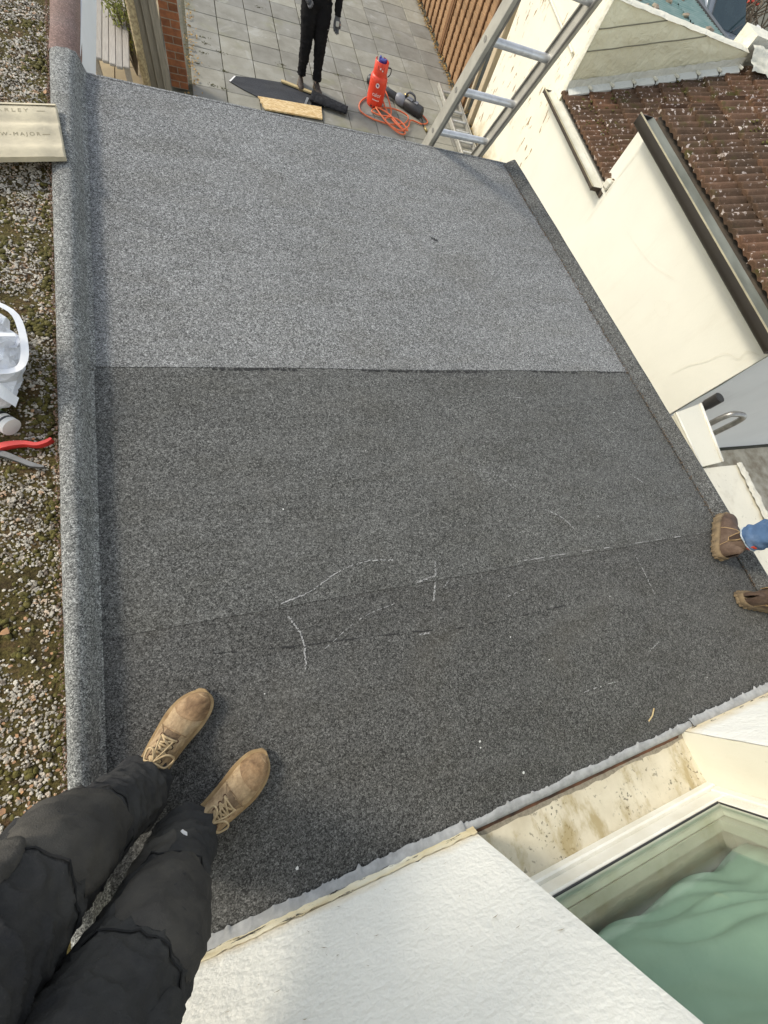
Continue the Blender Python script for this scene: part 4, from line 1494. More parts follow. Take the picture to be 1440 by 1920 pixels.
# green sheet roof and rubble, car, brambles (far right)
gs_ = empty('garden_shed', (9.8, 11.3, PATIO), 'low shed with green ribbed roof panels and rubble on top', 'shed')
MB().box((9.7, 11.4, -1.74), (3.0, 2.9, 1.3)).build('shed_wall', M['fence_dark'], gs_)
pm = MB()
pm.grid(lambda s, t: V(lerp(-0.52, 0.52, s), lerp(-0.5, 0.5, t), 0.045 * abs(math.sin(t * math.pi * 9))), 2, 72)
pme = pm.mesh('roof_panel', M['green_roof'])
for i in range(3):
    for j in range(3):
        inst('roof_panel', pme, gs_, (8.7 + 1.03 * i, 10.4 + 1.0 * j, -1.075 + random.uniform(0, .02)), (random.uniform(-.03, .03), 0, random.uniform(-.08, .08)))
MB().box((11.32, 11.4, -1.06), (0.16, 3.1, 0.12)).build('roof_edge', M['black'], gs_)
rb = MB()
rs = random.Random(31)
for i in range(46):
    x, y = rs.uniform(8.3, 11.0), rs.uniform(10.1, 12.6)
    if nz((x, y, 0), 1.3, 2) < -0.05:
        continue
    pebble(rb, V(x, y, -1.02), rs.uniform(.05, .12), rs, .7)
rb.build('rubble', M['rubble'], gs_)['kind'] = 'stuff'

car = empty('parked_car', (13.3, 14.1, PATIO), 'dark blue grey parked car beyond the green roofed shed', 'car')
CX, CY = 13.35, 14.0


def car_ring(y, w, zb, zt, wt):
    return [V(CX - w, y, zb), V(CX - w, y, lerp(zb, zt, .55)), V(CX - wt, y, zt - .03), V(CX - wt * .8, y, zt), V(CX + wt * .8, y, zt), V(CX + wt, y, zt - .03), V(CX + w, y, lerp(zb, zt, .55)), V(CX + w, y, zb)]


gz = PATIO
rr = [car_ring(CY - 2.05, .62, gz + .30, gz + .62, .5), car_ring(CY - 1.95, .80, gz + .22, gz + .78, .66), car_ring(CY - 1.5, .86, gz + .2, gz + .93, .74), car_ring(CY - .75, .87, gz + .2, gz + 1.0, .78),
      car_ring(CY + 1.6, .87, gz + .2, gz + 1.0, .78), car_ring(CY + 2.0, .80, gz + .25, gz + .95, .7), car_ring(CY + 2.1, .7, gz + .3, gz + .8, .6)]
mb = MB()
mb.rings(rr)
bdy = mb.build('body', M['car_paint'], car, smooth=True, auto=50)
mb = MB()
rr = [car_ring(CY - .80, .76, gz + .98, gz + 1.0, .74), car_ring(CY - .05, .70, gz + .98, gz + 1.46, .56), car_ring(CY + .9, .70, gz + .98, gz + 1.48, .56), car_ring(CY + 1.75, .72, gz + .98, gz + 1.02, .7)]
mb.rings(rr)
mb.build('cabin', M['car_paint'], car, smooth=True, auto=50)
mb = MB()
mb.add([V(CX - .70, CY - .79, gz + 1.015), V(CX + .70, CY - .79, gz + 1.015), V(CX + .50, CY - .12, gz + 1.455), V(CX - .50, CY - .12, gz + 1.455)], [(0, 1, 2, 3)])
mb.build('windscreen', M['car_glass'], car)
for s in (-1, 1):
    MB().add([V(CX + s * .752, CY - .62, gz + 1.04), V(CX + s * .735, CY + 1.3, gz + 1.04), V(CX + s * .62, CY + .85, gz + 1.40), V(CX + s * .62, CY, gz + 1.40)], [(0, 1, 2, 3)]).build('side_window', M['car_glass'], car)
    MB().box((CX + s * .90, CY - .55, gz + 1.06), (0.18, 0.10, 0.12), None, .03).build('wing_mirror', M['black'], car)
    MB().box((CX + s * .56, CY - 1.98, gz + .66), (0.26, 0.10, 0.12), None, .03).build('headlight', M['lamp_lens'], car)
    for yy in (-1.3, 1.3):
        w_ = MB()
        w_.tube([(CX + s * .74, CY + yy, gz + .31), (CX + s * .89, CY + yy, gz + .31)], 0.31, 20)
        t_ = w_.build('wheel', M['tyre'], car)
        MB().tube([(CX + s * .891, CY + yy, gz + .31), (CX + s * .897, CY + yy, gz + .31)], 0.19, 14).build('rim', M['steel'], t_)
MB().tube([(CX + .15, CY - .80, gz + 1.035), (CX + .5, CY - .6, gz + 1.16)], 0.012, 5).build('wiper', M['black'], car)
rs = random.Random(44)
br = empty('bramble_thicket', (16.4, 14.5, PATIO), 'tangle of bare brown brambles with coloured scraps beyond the car', 'bush')
mb = MB()
for i in range(170):
    p = V(rs.uniform(15.0, 18.5), rs.uniform(12.2, 18.5), PATIO)
    q = p + V(rs.gauss(0, .8), rs.gauss(0, .8), rs.uniform(.5, 1.7))
    r_ = q + V(rs.gauss(0, .6), rs.gauss(0, .6), rs.gauss(-.3, .3))
    mb.tube(spline([p, q, r_], 6), 0.018, 4)
mb.build('stems', M['twig'], br)
for m_, nme in (('orange_bit', 'orange_scrap'), ('red_bit', 'red_scrap'), ('white', 'pale_scrap')):
    mb = MB()
    for i in range(6):
        mb.box((rs.uniform(15.2, 17.5), rs.uniform(12.8, 17), PATIO + rs.uniform(.6, 1.2)), (.3, .2, .05), Matrix.Rotation(rs.uniform(0, 3), 3, 'Z') @ Matrix.Rotation(.5, 3, 'X'))
    mb.build(nme, M[m_], br)

# ================================================================== LADDERS
def ladder(P0, u, w, n0, n1, label, group=None):
    """P0: a rung's left end; rungs k = n0..n1 every 0.28 m along u"""
    u, wv = u.normalized(), w.normalized()
    nrm = u.cross(wv).normalized()
    width = w.length
    base = P0 + u * (0.28 * (n0 - 0.9))
    lad = empty('ladder', base, label, 'ladder', group)
    Rm = Matrix((wv, nrm, u)).transposed()
    Lt = 0.28 * (n1 - n0 + 1.5)
    for s in (0, 1):
        c = base + u * Lt / 2 + wv * (width * s + (-0.016 if s == 0 else 0.016))
        st = MB().box(c, (0.026, 0.072, Lt), Rm, .003).build('stile', M['alu'], lad)
        side = 1 if s == 0 else -1
        # flange lips of the channel, facing inwards
        for sg in (-1, 1):
            MB().box(c + wv * side * 0.018 + nrm * 0.033 * sg, (0.014, 0.007, Lt - .004), Rm).build('flange', M['alu_dark'], st)
        for k in range(n0, n1 + 1):
            cc = P0 + u * 0.28 * k + wv * (width * s + (-0.030 if s == 0 else 0.030))
            MB().tube([cc - wv * .0015, cc + wv * .0015], 0.013, 12).build('rung_end', M['alu_dark'], st)
        MB().box(base + u * 0.02 + wv * (width * s + (-0.016 if s == 0 else 0.016)), (0.034, 0.08, 0.05), Rm, .004).build('foot', M['black'], st)
    for k in range(n0, n1 + 1):
        a = P0 + u * 0.28 * k
        MB().tube([a - wv * .004, a + wv * (width + .004)], 0.0185, 14).build('rung', M['alu_rung'], lad, smooth=True, auto=40)
    return lad


ladder(V(1.398, 2.978, 0.076), V(0.048, -0.383, 0.923), V(0.382, 0.026, -0.009), -8, 5, 'aluminium ladder leaning on the far edge of the felt roof')
ladder(V(4.13, 7.35, PATIO + .055), V(0.035, 1, 0), V(0.30, -0.01, 0), 0, 7, 'aluminium ladder lying flat on the slabs by the peeling wall')

# ================================================================== PATIO WORK THINGS
def drape(poly, z, th):
    return MB().prism(poly, z, z + th)


fs_poly = [(0.37, 8.22), (0.46, 8.38), (0.72, 8.44), (0.96, 8.47), (1.2, 8.50), (1.44, 8.47), (1.70, 8.36), (1.78, 8.10), (1.70, 7.93), (1.2, 7.92), (0.80, 7.97), (0.55, 8.10)]
o = drape(fs_poly, PATIO + 0.006, 0.006).build('felt_offcut', M['felt_new'], None, False, (1.1, 8.2, PATIO))
tag(o, 'flat black offcut of roofing felt lying on the patio slabs', 'roofing felt')
MB().add([V(0.368, 8.222, PATIO + .0135), V(0.455, 8.38, PATIO + .0135), V(0.475, 8.375, PATIO + .0135), V(0.39, 8.215, PATIO + .0135)], [(0, 1, 2, 3)]).build('pale_selvedge', M['white'], o)
rr = []
for k in range(24):
    t = k / 23
    p = V(lerp(1.60, 2.16, t), lerp(8.24, 8.06, t), PATIO + 0.055)
    d = V(0.31, 0.95, 0)
    rr.append([p + d * (lerp(.15, .10, t) * (1 + .12 * nz((k * .3, a, 0), 2))) * math.cos(a) + V(0, 0, 0.034 * math.sin(a) * (1 + .3 * nz((k * .4, a * 2, 2), 2))) for a in [q * math.pi / 8 for q in range(16)]])
mb = MB()
mb.rings(rr)
o = mb.build('felt_roll', simple('shiny_felt', (0.010, 0.010, 0.012), (0.022, 0.023, 0.026), 16, 0.75, bump=.9, bscale=22, bdist=.03, spec=.2), None, True, (1.9, 8.15, PATIO))
tag(o, 'flattened shiny black roll of felt beside the strand board', 'roofing felt')
mb = MB()
mb.box((1.50, 8.10, PATIO + .017), (0.035, 0.30, 0.006), -0.35)
mb.box((1.58, 8.12, PATIO + .017), (0.02, 0.30, 0.006), -0.35)
o = mb.build('metal_strip', M['steel'], None, False, (1.53, 8.1, PATIO + .013))
tag(o, 'pair of narrow bright metal strips lying across the felt offcut', 'strip')
jag = [(0.755, 7.955), (1.735, 8.035), (1.705, 7.74), (0.84, 7.69), (0.80, 7.76), (0.815, 7.80), (0.775, 7.84), (0.79, 7.90)]
o = MB().prism(jag, PATIO + .022, PATIO + .040).build('strand_board', M['osb'], None, False, (1.25, 7.85, PATIO + .02))
tag(o, 'broken pale strand board offcut lying beside the black felt', 'board')
o = MB().box((1.465, 8.405, PATIO + .034), (0.62, 0.055, 0.022), math.atan2(-0.16, 0.59), .003).build('batten_offcut', M['plank'], None, False, (1.46, 8.4, PATIO + .02))
tag(o, 'thin pale timber batten lying at the feet of the standing person', 'batten')

# gas bottle
bt = empty('gas_bottle', (2.72, 8.50, PATIO), 'red gas bottle with blue regulator standing inside orange hose', 'gas bottle')
bc = V(2.72, 8.50, PATIO + 0.002)
body = MB().lathe([(.125, 0), (.132, .01), (.132, .045), (.14, .05), (.1415, .07), (.1415, .33), (.136, .365), (.12, .39), (.105, .40)], bc, 28).build('body', M['red'], bt, True, auto=50)
mb = MB()
rr = [[bc + V(r * math.cos(a), r * math.sin(a), z) for a in [rad(125) + k * rad(300) / 26 for k in range(27)]] for r, z in ((.118, .37), (.112, .42), (.110, .555), (.104, .56), (.103, .42), (.104, .38))]
mb.rings(rr, cap=False, closed=False)
mb.build('shroud', M['red'], bt, True, auto=50)
mb = MB()
mb.lathe([(.02, .39), (.02, .47), (.035, .475), (.035, .50), (.05, .505), (.055, .53), (.05, .57), (.03, .578)], bc, 14)
mb.box(bc + V(.03, 0.0, .55), (.10, .045, .05), .5, .008)
mb.box(bc + V(-.03, .03, .565), (.06, .035, .05), 1.2, .008)
mb.build('regulator', M['blue'], bt, True, auto=40)
MB().tube(spline([bc + V(.10, -.02, .50), bc + V(.155, -.03, .50), bc + V(.16, -.04, .44), bc + V(.118, -.05, .40)], 12), .008, 6).build('handle', M['black'], bt)


def curved(me_pts, faces, r, ang0, zc, mat, name, parent=bt):
    mb = MB()
    mb.add([bc + V(r * math.cos(ang0 + x / r), r * math.sin(ang0 + x / r), zc + y) for x, y in me_pts], faces)
    return mb.build(name, M[mat], parent)


A0 = rad(-105)
curved([(-.05, -.03), (.05, -.03), (.05, .03), (-.05, .03)], [(0, 1, 2, 3)], .1125, A0, .49, 'black', 'label_plate')
curved([(-.02, -.008), (.00, -.012), (.0, .012), (-.015, .012)], [(0, 1, 2, 3)], .1135, A0, .495, 'white', 'label_mark')
curved([(.02, -.02), (.04, -.018), (.035, -.002), (.02, -.004)], [(0, 1, 2, 3)], .1135, A0, .49, 'white', 'label_mark')
ring = [(.030 * math.cos(k * math.pi / 8), .030 * math.sin(k * math.pi / 8)) for k in range(16)]
curved(ring, [tuple(range(16))], .1425, A0 - .05, .305, 'white', 'emblem')
ring = [(.010 * math.cos(k * math.pi / 5), .016 * math.sin(k * math.pi / 5)) for k in range(10)]
curved(ring, [tuple(range(10))], .1432, A0 - .05, .305, 'blue', 'emblem_mark')
tm = text_mesh('calor', 0.075, 1.0, 0)
curved([(v.co.x, v.co.y) for v in tm.vertices], [tuple(p.vertices) for p in tm.polygons], .1428, A0 + .05, .165, 'white', 'lettering')
for k in range(5):
    curved([(-.06 + .024 * k, 0), (-.042 + .024 * k, 0), (-.042 + .024 * k, .012), (-.06 + .024 * k, .012)], [(0, 1, 2, 3)], .1428, A0 + .05, .115, 'white', 'small_print')
for k in range(3):
    curved([(-.075 + .06 * k, 0), (-.045 + .06 * k, 0), (-.045 + .06 * k, .018), (-.075 + .06 * k, .018)], [(0, 1, 2, 3)], .1335, A0 + .05, .018, 'black', 'foot_slot')

# blower-like tool
tl = empty('leaf_blower', (3.12, 8.75, PATIO), 'dark grey tube tool lying behind the red gas bottle', 'power tool')
a, b = V(2.70, 9.06, PATIO + .075), V(3.58, 8.40, PATIO + .075)
L_ = lambda t: a.lerp(b, t)
MB().tube([L_(0.0), L_(.02), L_(.10), L_(.13)], [.045, .068, .072, .05], 14).build('nozzle', M['black'], tl, True, auto=50)
MB().tube([L_(.12), L_(.55)], .050, 14).build('tube', M['tool_grey'], tl, True)
MB().tube([L_(.52), L_(.56), L_(.64), L_(.68)], [.055, .078, .078, .06], 14).build('collar', M['tool_pale'], tl, True, auto=50)
bdy = MB().tube([L_(.66), L_(.69), L_(.88), L_(.98), L_(1.0)], [.05, .088, .09, .085, .05], 14).build('motor_body', M['black'], tl, True, auto=50)
dv = (b - a).normalized()
for t, w_, m_ in ((.75, .10, 'tool_pale'), (.86, .06, 'tool_pale')):
    MB().box(L_(t) + V(0, 0, .086), (w_, .09, .014), math.atan2(dv.y, dv.x), .004).build('panel', M[m_], bdy)
MB().tube(spline([L_(.66) + V(0, 0, .07), L_(.70) + V(0, 0, .15), L_(.80) + V(0, 0, .15), L_(.84) + V(0, 0, .08)], 10), .016, 8).build('handle', M['tool_grey'], tl, True)
MB().box(L_(.66) + V(.03, .04, .07), (.07, .05, .05), .4, .008).build('brass_valve', M['brass'], tl)

# torch wand
tw = empty('gas_torch', (3.55, 8.35, PATIO), 'thin black torch wand with brass valve lying beside the hose', 'torch')
MB().tube([(3.46, 8.62, PATIO + .03), (3.53, 8.38, PATIO + .028), (3.58, 8.12, PATIO + .018)], .011, 8).build('lance', M['black'], tw, True)
MB().tube([(3.44, 8.68, PATIO + .03), (3.475, 8.57, PATIO + .03)], .020, 8).build('valve', M['brass'], tw, True)
MB().tube([(3.578, 8.14, PATIO + .022), (3.592, 8.05, PATIO + .022)], .021, 10).build('burner_cup', M['brass'], tw, True)

# orange hose
rs = random.Random(17)
hp_ = [(2.60, 8.62, .02), (2.45, 8.42, .02), (2.42, 8.20, .02), (2.60, 8.06, .02), (2.90, 8.02, .02), (3.05, 8.05, .03), (3.20, 8.12, .03), (3.30, 8.34, .03), (3.05, 8.43, .04), (2.76, 8.36, .035),
       (2.62, 8.24, .03), (2.78, 8.16, .04), (2.95, 8.22, .05), (2.96, 8.42, .10), (2.90, 8.62, .16), (2.84, 8.56, .12), (2.90, 8.28, .05), (3.00, 8.02, .045), (3.14, 7.86, .03), (3.04, 7.80, .03), (2.86, 7.96, .04), (2.74, 8.22, .05),
       (2.72, 8.34, .05), (2.92, 8.20, .06), (3.08, 7.94, .05), (3.20, 7.92, .04), (3.10, 8.10, .05), (2.92, 8.14, .06), (2.82, 8.02, .05), (3.02, 7.84, .05), (3.22, 8.0, .05), (3.34, 8.24, .03), (3.55, 8.22, .02), (3.68, 8.32, .02), (3.62, 8.48, .02), (3.50, 8.56, .03)]
P = spline([(x, y, PATIO + z) for x, y, z in hp_], 300)
o = MB().tube(P, 0.0115, 7).build('gas_hose', M['hose'], None, True, (2.9, 8.2, PATIO))
tag(o, 'tangled bright orange gas hose lying on the slabs', 'hose')

# ================================================================== SMALL THINGS ON THE GRAVEL ROOF
# spare concrete tile
st = empty('roof_tile', (-0.80, 2.28, 0.09), 'pale buff interlocking concrete tile resting across the felt kerb', 'roof tile')
ta = rad(16)
tx, ty = V(math.cos(ta), math.sin(ta), 0), V(-math.sin(ta), math.cos(ta), 0)
ty = V(-0.13, 0.99, 0)
TO = V(-0.585, 2.155, 0.098)     # corner: near, right


def TP(l, w, z):                 # l backwards from the right end, w across
    return TO - tx * l + ty * w + V(0, 0, z - 0.0 * l)


def th(w):
    f = w / 0.335
    h = 0.012
    h += 0.012 * math.exp(-((f - 0.12) / .10) ** 2)
    h += 0.014 * math.exp(-((f - 0.52) / .10) ** 2) * 0.6 - 0.006 * math.exp(-((f - 0.66) / .06) ** 2)
    h += 0.004 * math.exp(-((f - 0.84) / .1) ** 2)
    return h


mb = MB()
rr = []
nW = 40
for l in (0.0, 0.004, 0.036, 0.040, 0.41, 0.418):
    lip = -0.0015 if l < .038 else 0.0
    ring_ = [TP(l, 0.335 * k / nW, th(0.335 * k / nW) + lip + (-.003 if l in (0.0, 0.418) else 0)) for k in range(nW + 1)]
    ring_ += [TP(l, 0.335, -0.004), TP(l, 0.0, -0.004)]
    rr.append(ring_)
mb.rings(rr)
body = mb.build('tile_body', M['spare_tile'], st, True, auto=35)
for w in (0.328,):
    MB().add([TP(0.0, w, th(w) + .004), TP(0.418, w, th(w) + .004), TP(0.418, w - .012, th(w) + .005), TP(0.0, w - .012, th(w) + .005), TP(0, w + .009, -.003), TP(.418, w + .009, -.003)], [(0, 3, 2, 1), (4, 0, 1, 5)]).build('side_lock', M['spare_tile'], st)
for txt, w, l_end, size in (('MARLEY', 0.272, 0.105, 0.030), ('LUDLOW-MAJOR', 0.128, 0.075, 0.024)):
    tm = text_mesh(txt, size, 1.45, 0)
    xs = [v.co.x for v in tm.vertices]
    mxx = max(xs)
    mb = MB()
    mb.add([TP(l_end + (mxx - v.co.x), w + v.co.y, th(w + v.co.y) + .0008) for v in tm.vertices], [tuple(p.vertices) for p in tm.polygons])
    mb.build('embossed_lettering', M['spare_text'], st)
for w, l0, l1 in ((0.276, .045, .075), (0.132, .040, .068)):
    MB().add([TP(l0, w, th(w) + .0008), TP(l1, w, th(w) + .0008), TP(l1, w + .004, th(w + .004) + .0008), TP(l0, w + .004, th(w + .004) + .0008)], [(0, 1, 2, 3)]).build('embossed_dash', M['spare_text'], st)

# plastic bag with handles
bg = empty('plastic_bag', (-0.82, 1.10, GZ), 'crumpled white plastic carrier bag with looped handles on the gravel roof', 'bag')
mb = MB()
rr = []
for k in range(26):
    t = k / 25
    ph = t * math.pi
    ring_ = []
    for j in range(44):
        a = j * 2 * math.pi / 44
        sx, sy, sz = 0.175, 0.20, 0.135
        d = V(math.sin(ph) * math.cos(a), math.sin(ph) * math.sin(a), math.cos(ph))
        w = 1 + 0.30 * abs(nz(d, 2.4, 3)) - 0.12 + 0.10 * abs(nz(d, 6, 5))
        p = V(d.x * sx * w, d.y * sy * w, max(d.z * sz * w + 0.105, 0.004))
        ring_.append(V(-0.84, 1.10, GZ + .004) + p)
    rr.append(ring_)
mb.rings(rr)
mb.build('bag_body', M['bag'], bg, smooth=False)


def strip(pts, w, name, parent, mat):
    P = spline(pts, 22)
    mb = MB()
    rr_ = []
    for i, p in enumerate(P):
        t = (P[min(i + 1, 22)] - P[max(i - 1, 0)]).normalized()
        s = V(0.3, .2, 1).cross(t).normalized()
        rr_.append([p - s * w, p + s * w, p + s * w + V(0, 0, -.0012), p - s * w + V(0, 0, -.0012)])
    mb.rings(rr_)
    return mb.build(name, mat, parent, False)


M['bag_white'] = simple('bag_handle', (0.86, 0.86, 0.86), (0.78, 0.79, 0.8), 20, 0.4)
strip([(-0.80, 1.27, .20), (-0.735, 1.255, .225), (-0.67, 1.225, .21), (-0.645, 1.15, .20), (-0.64, 1.06, .19), (-0.67, 1.02, .18), (-0.745, .995, .20)], 0.010, 'handle', bg, M['bag_white'])
strip([(-0.78, 1.09, .245), (-0.70, 1.11, .235), (-0.655, 1.13, .215)], 0.008, 'handle', bg, M['bag_white'])
strip([(-0.76, 1.00, .215), (-0.71, .955, .17), (-0.685, .94, .12)], 0.022, 'torn_flap', bg, M['bag_white'])
rs = random.Random(8)
for k in range(7):
    c = V(rs.uniform(-.86, -.69), rs.uniform(.98, 1.24), rs.uniform(.15, .24))
    a_ = rs.uniform(0, 6.28)
    d1, d2 = V(math.cos(a_), math.sin(a_), rs.uniform(-.2, .5)) * rs.uniform(.03, .06), V(-math.sin(a_), math.cos(a_), rs.uniform(-.5, .2)) * rs.uniform(.015, .035)
    mb = MB()
    mb.grid(lambda u, v: c + d1 * (u - .5) * 2 + d2 * (v - .5) * 2 + V(0, 0, .012 * nz((u * 3, v * 3, k), 1.5)) - V(0, 0, .03 * (u - .5) ** 2), 5, 4)
    mb.build('crumpled_fold', M['bag_white'] if k % 2 else M['bag'], bg)
pr_ = empty('sealant_tube', (-0.755, 0.905, GZ), 'white tube with green and black label lying against the plastic bag', 'tube')
P0_, P1_ = V(-0.90, 1.03, GZ + .04), V(-0.722, 0.882, GZ + .036)
MB().tube([P0_, P1_], 0.031, 18).build('tube_body', M['white'], pr_, True, auto=40)
for t0, t1, m_ in ((.55, .74, 'green_print'), (.76, .84, 'black'), (.90, .93, 'tool_grey')):
    MB().tube([P0_.lerp(P1_, t0), P0_.lerp(P1_, t1)], 0.0318, 18).build('label_band', M[m_], pr_, True, auto=40)

# snips
sn = empty('snips', (-0.70, 0.79, GZ), 'cutting snips with one red and one dark grey handle on the gravel', 'snips')


def blade(cent, widths, z0, z1, name, mat):
    L1, R1 = [], []
    P = [V(x, y, 0) for x, y in cent]
    P = spline(P, 24)
    for i, p in enumerate(P):
        t = (P[min(i + 1, 24)] - P[max(i - 1, 0)]).normalized()
        nn = V(-t.y, t.x, 0)
        w = interp([k / (len(widths) - 1) for k in range(len(widths))], widths, i / 24)
        L1.append(p + nn * w)
        R1.append(p - nn * w)
    rr_ = []
    zm = (z0 + z1) / 2
    for l, r in zip(L1, R1):
        c = (l + r) / 2
        e = (l - r) * .5
        rr_.append([V(*(c + e).xy, zm), V(*(c + e * .75).xy, z1), V(*(c - e * .75).xy, z1), V(*(c - e).xy, zm), V(*(c - e * .75).xy, z0), V(*(c + e * .75).xy, z0)])
    mb_ = MB()
    mb_.rings(rr_)
    return mb_.build(name, mat, sn, True, auto=40)


blade([(-0.80, .795), (-0.74, .818), (-0.69, .823), (-0.655, .816), (-0.628, .824), (-0.612, .836)], [.014, .013, .0095, .008, .0075, .005], .044, .066, 'handle', M['snip_red'])
blade([(-0.79, .802), (-0.745, .790), (-0.70, .765), (-0.665, .745), (-0.632, .735)], [.012, .012, .010, .010, .003], .042, .058, 'handle', M['snip_grey'])
blade([(-0.79, .80), (-0.84, .79), (-0.90, .775)], [.012, .012, .004], .046, .056, 'blade', M['snip_grey'])
# ================================================================== PEOPLE
def catm(pts, t):
    n = len(pts) - 1
    s = max(0.0, min(0.99999, t)) * n
    i = int(s)
    f = s - i
    p0, p1, p2, p3 = pts[max(i - 1, 0)], pts[i], pts[i + 1], pts[min(i + 2, n)]
    return 0.5 * ((2 * p1) + (p2 - p0) * f + (2 * p0 - 5 * p1 + 4 * p2 - p3) * f * f + (3 * p1 - p0 - 3 * p2 + p3) * f ** 3)


class Limb:
    def __init__(self, pts, radii, front, aspect=1.0, fold=0.0, fs=14.0, seed=0.0, cuff=0.0):
        self.p = [Vector(p) for p in pts]
        self.r = radii
        self.front = Vector(front).normalized()
        self.asp, self.fold, self.fs, self.seed, self.cuff = aspect, fold, fs, seed, cuff

    def at(self, t, phi, off=0.0):
        c = catm(self.p, t)
        tg = (catm(self.p, min(t + .02, 1)) - catm(self.p, max(t - .02, 0))).normalized()
        e1 = (self.front - tg * self.front.dot(tg)).normalized()
        e2 = tg.cross(e1)
        n_ = len(self.r) - 1
        s = max(0.0, min(0.99999, t)) * n_
        i = int(s)
        f = s - i
        f = f * f * (3 - 2 * f)
        r = lerp(self.r[i], self.r[i + 1], f)
        d = e1 * math.cos(phi) * self.asp + e2 * math.sin(phi)
        w = 0.0
        if self.fold:
            q = c + d * r
            v1 = noise.noise(V(q.x * self.fs, q.y * self.fs, q.z * self.fs * 1.7) + V(self.seed, 0, 0))
            v2 = noise.noise(V(q.x * self.fs * 2.2, q.y * self.fs * 2.2, q.z * self.fs * 3.2) + V(0, self.seed, 0))
            v3 = noise.noise(V(q.x * self.fs * 1.1 + q.z * 9, q.y * self.fs * 1.1 - q.z * 6, q.z * self.fs * .8) + V(7, self.seed, 3))
            w = self.fold * (1.25 * max(0.0, 1 - abs(v1) * 4.2) ** 1.3 + 0.9 * max(0.0, 1 - abs(v3) * 5.0) - 0.45 + 0.35 * v2 + 0.55 * max(0.0, 1 - abs(v2) * 6.0))
            if self.cuff:
                k = math.exp(-(t / .13) ** 2)
                w += self.cuff * k * (math.sin(t * 95 + 2.6 * math.sin(phi + self.seed) + 2 * v1)) * (0.6 + 0.5 * v2)
        return c + d * (r + w + off)

    def mesh(self, mb, nt=40, n=32, cap=True, t0=0.0, t1=1.0):
        rr = [[self.at(lerp(t0, t1, k / nt), j * 2 * math.pi / n) for j in range(n)] for k in range(nt + 1)]
        mb.rings(rr, cap)
        return mb

    def patch(self, t0, t1, p0, p1, off, nt=12, n=12, rounded=True):
        mb = MB()

        def fn(u, v):
            a, b = u, v
            if rounded:
                # squircle outline
                x, y = 2 * u - 1, 2 * v - 1
                a = (x * math.sqrt(max(0, 1 - y * y / 2.6)) + 1) / 2
                b = (y * math.sqrt(max(0, 1 - x * x / 2.6)) + 1) / 2
            e = 1 if 0 < u < 1 and 0 < v < 1 else 0.0
            return self.at(lerp(t0, t1, b), lerp(p0, p1, a), off if e else 0.0005)
        mb.grid(fn, n, nt)
        return mb


def skin_body(name, verts, edges, radii, root, mat, parent):
    me = bpy.data.meshes.new(name + '_cage')
    me.from_pydata([tuple(v) for v in verts], edges, [])
    ob = bpy.data.objects.new(name + '_cage', me)
    COL.objects.link(ob)
    sk = ob.modifiers.new('skin', 'SKIN')
    for i, r in enumerate(radii):
        sv = me.skin_vertices[0].data[i]
        sv.radius = (r, r) if not isinstance(r, tuple) else r
        sv.use_root = (i == root)
    sb = ob.modifiers.new('sub', 'SUBSURF')
    sb.levels = 2
    sb.render_levels = 2
    dg = bpy.context.evaluated_depsgraph_get()
    out = bpy.data.meshes.new_from_object(ob.evaluated_get(dg))
    out.name = name
    bpy.data.objects.remove(ob)
    out.materials.clear()
    out.materials.append(mat)
    off = ORIG[parent.name]
    for v in out.vertices:
        v.co = v.co - off
    out.polygons.foreach_set('use_smooth', [True] * len(out.polygons))
    o = bpy.data.objects.new(name, out)
    COL.objects.link(o)
    o.parent = parent
    ORIG[o.name] = off
    return o


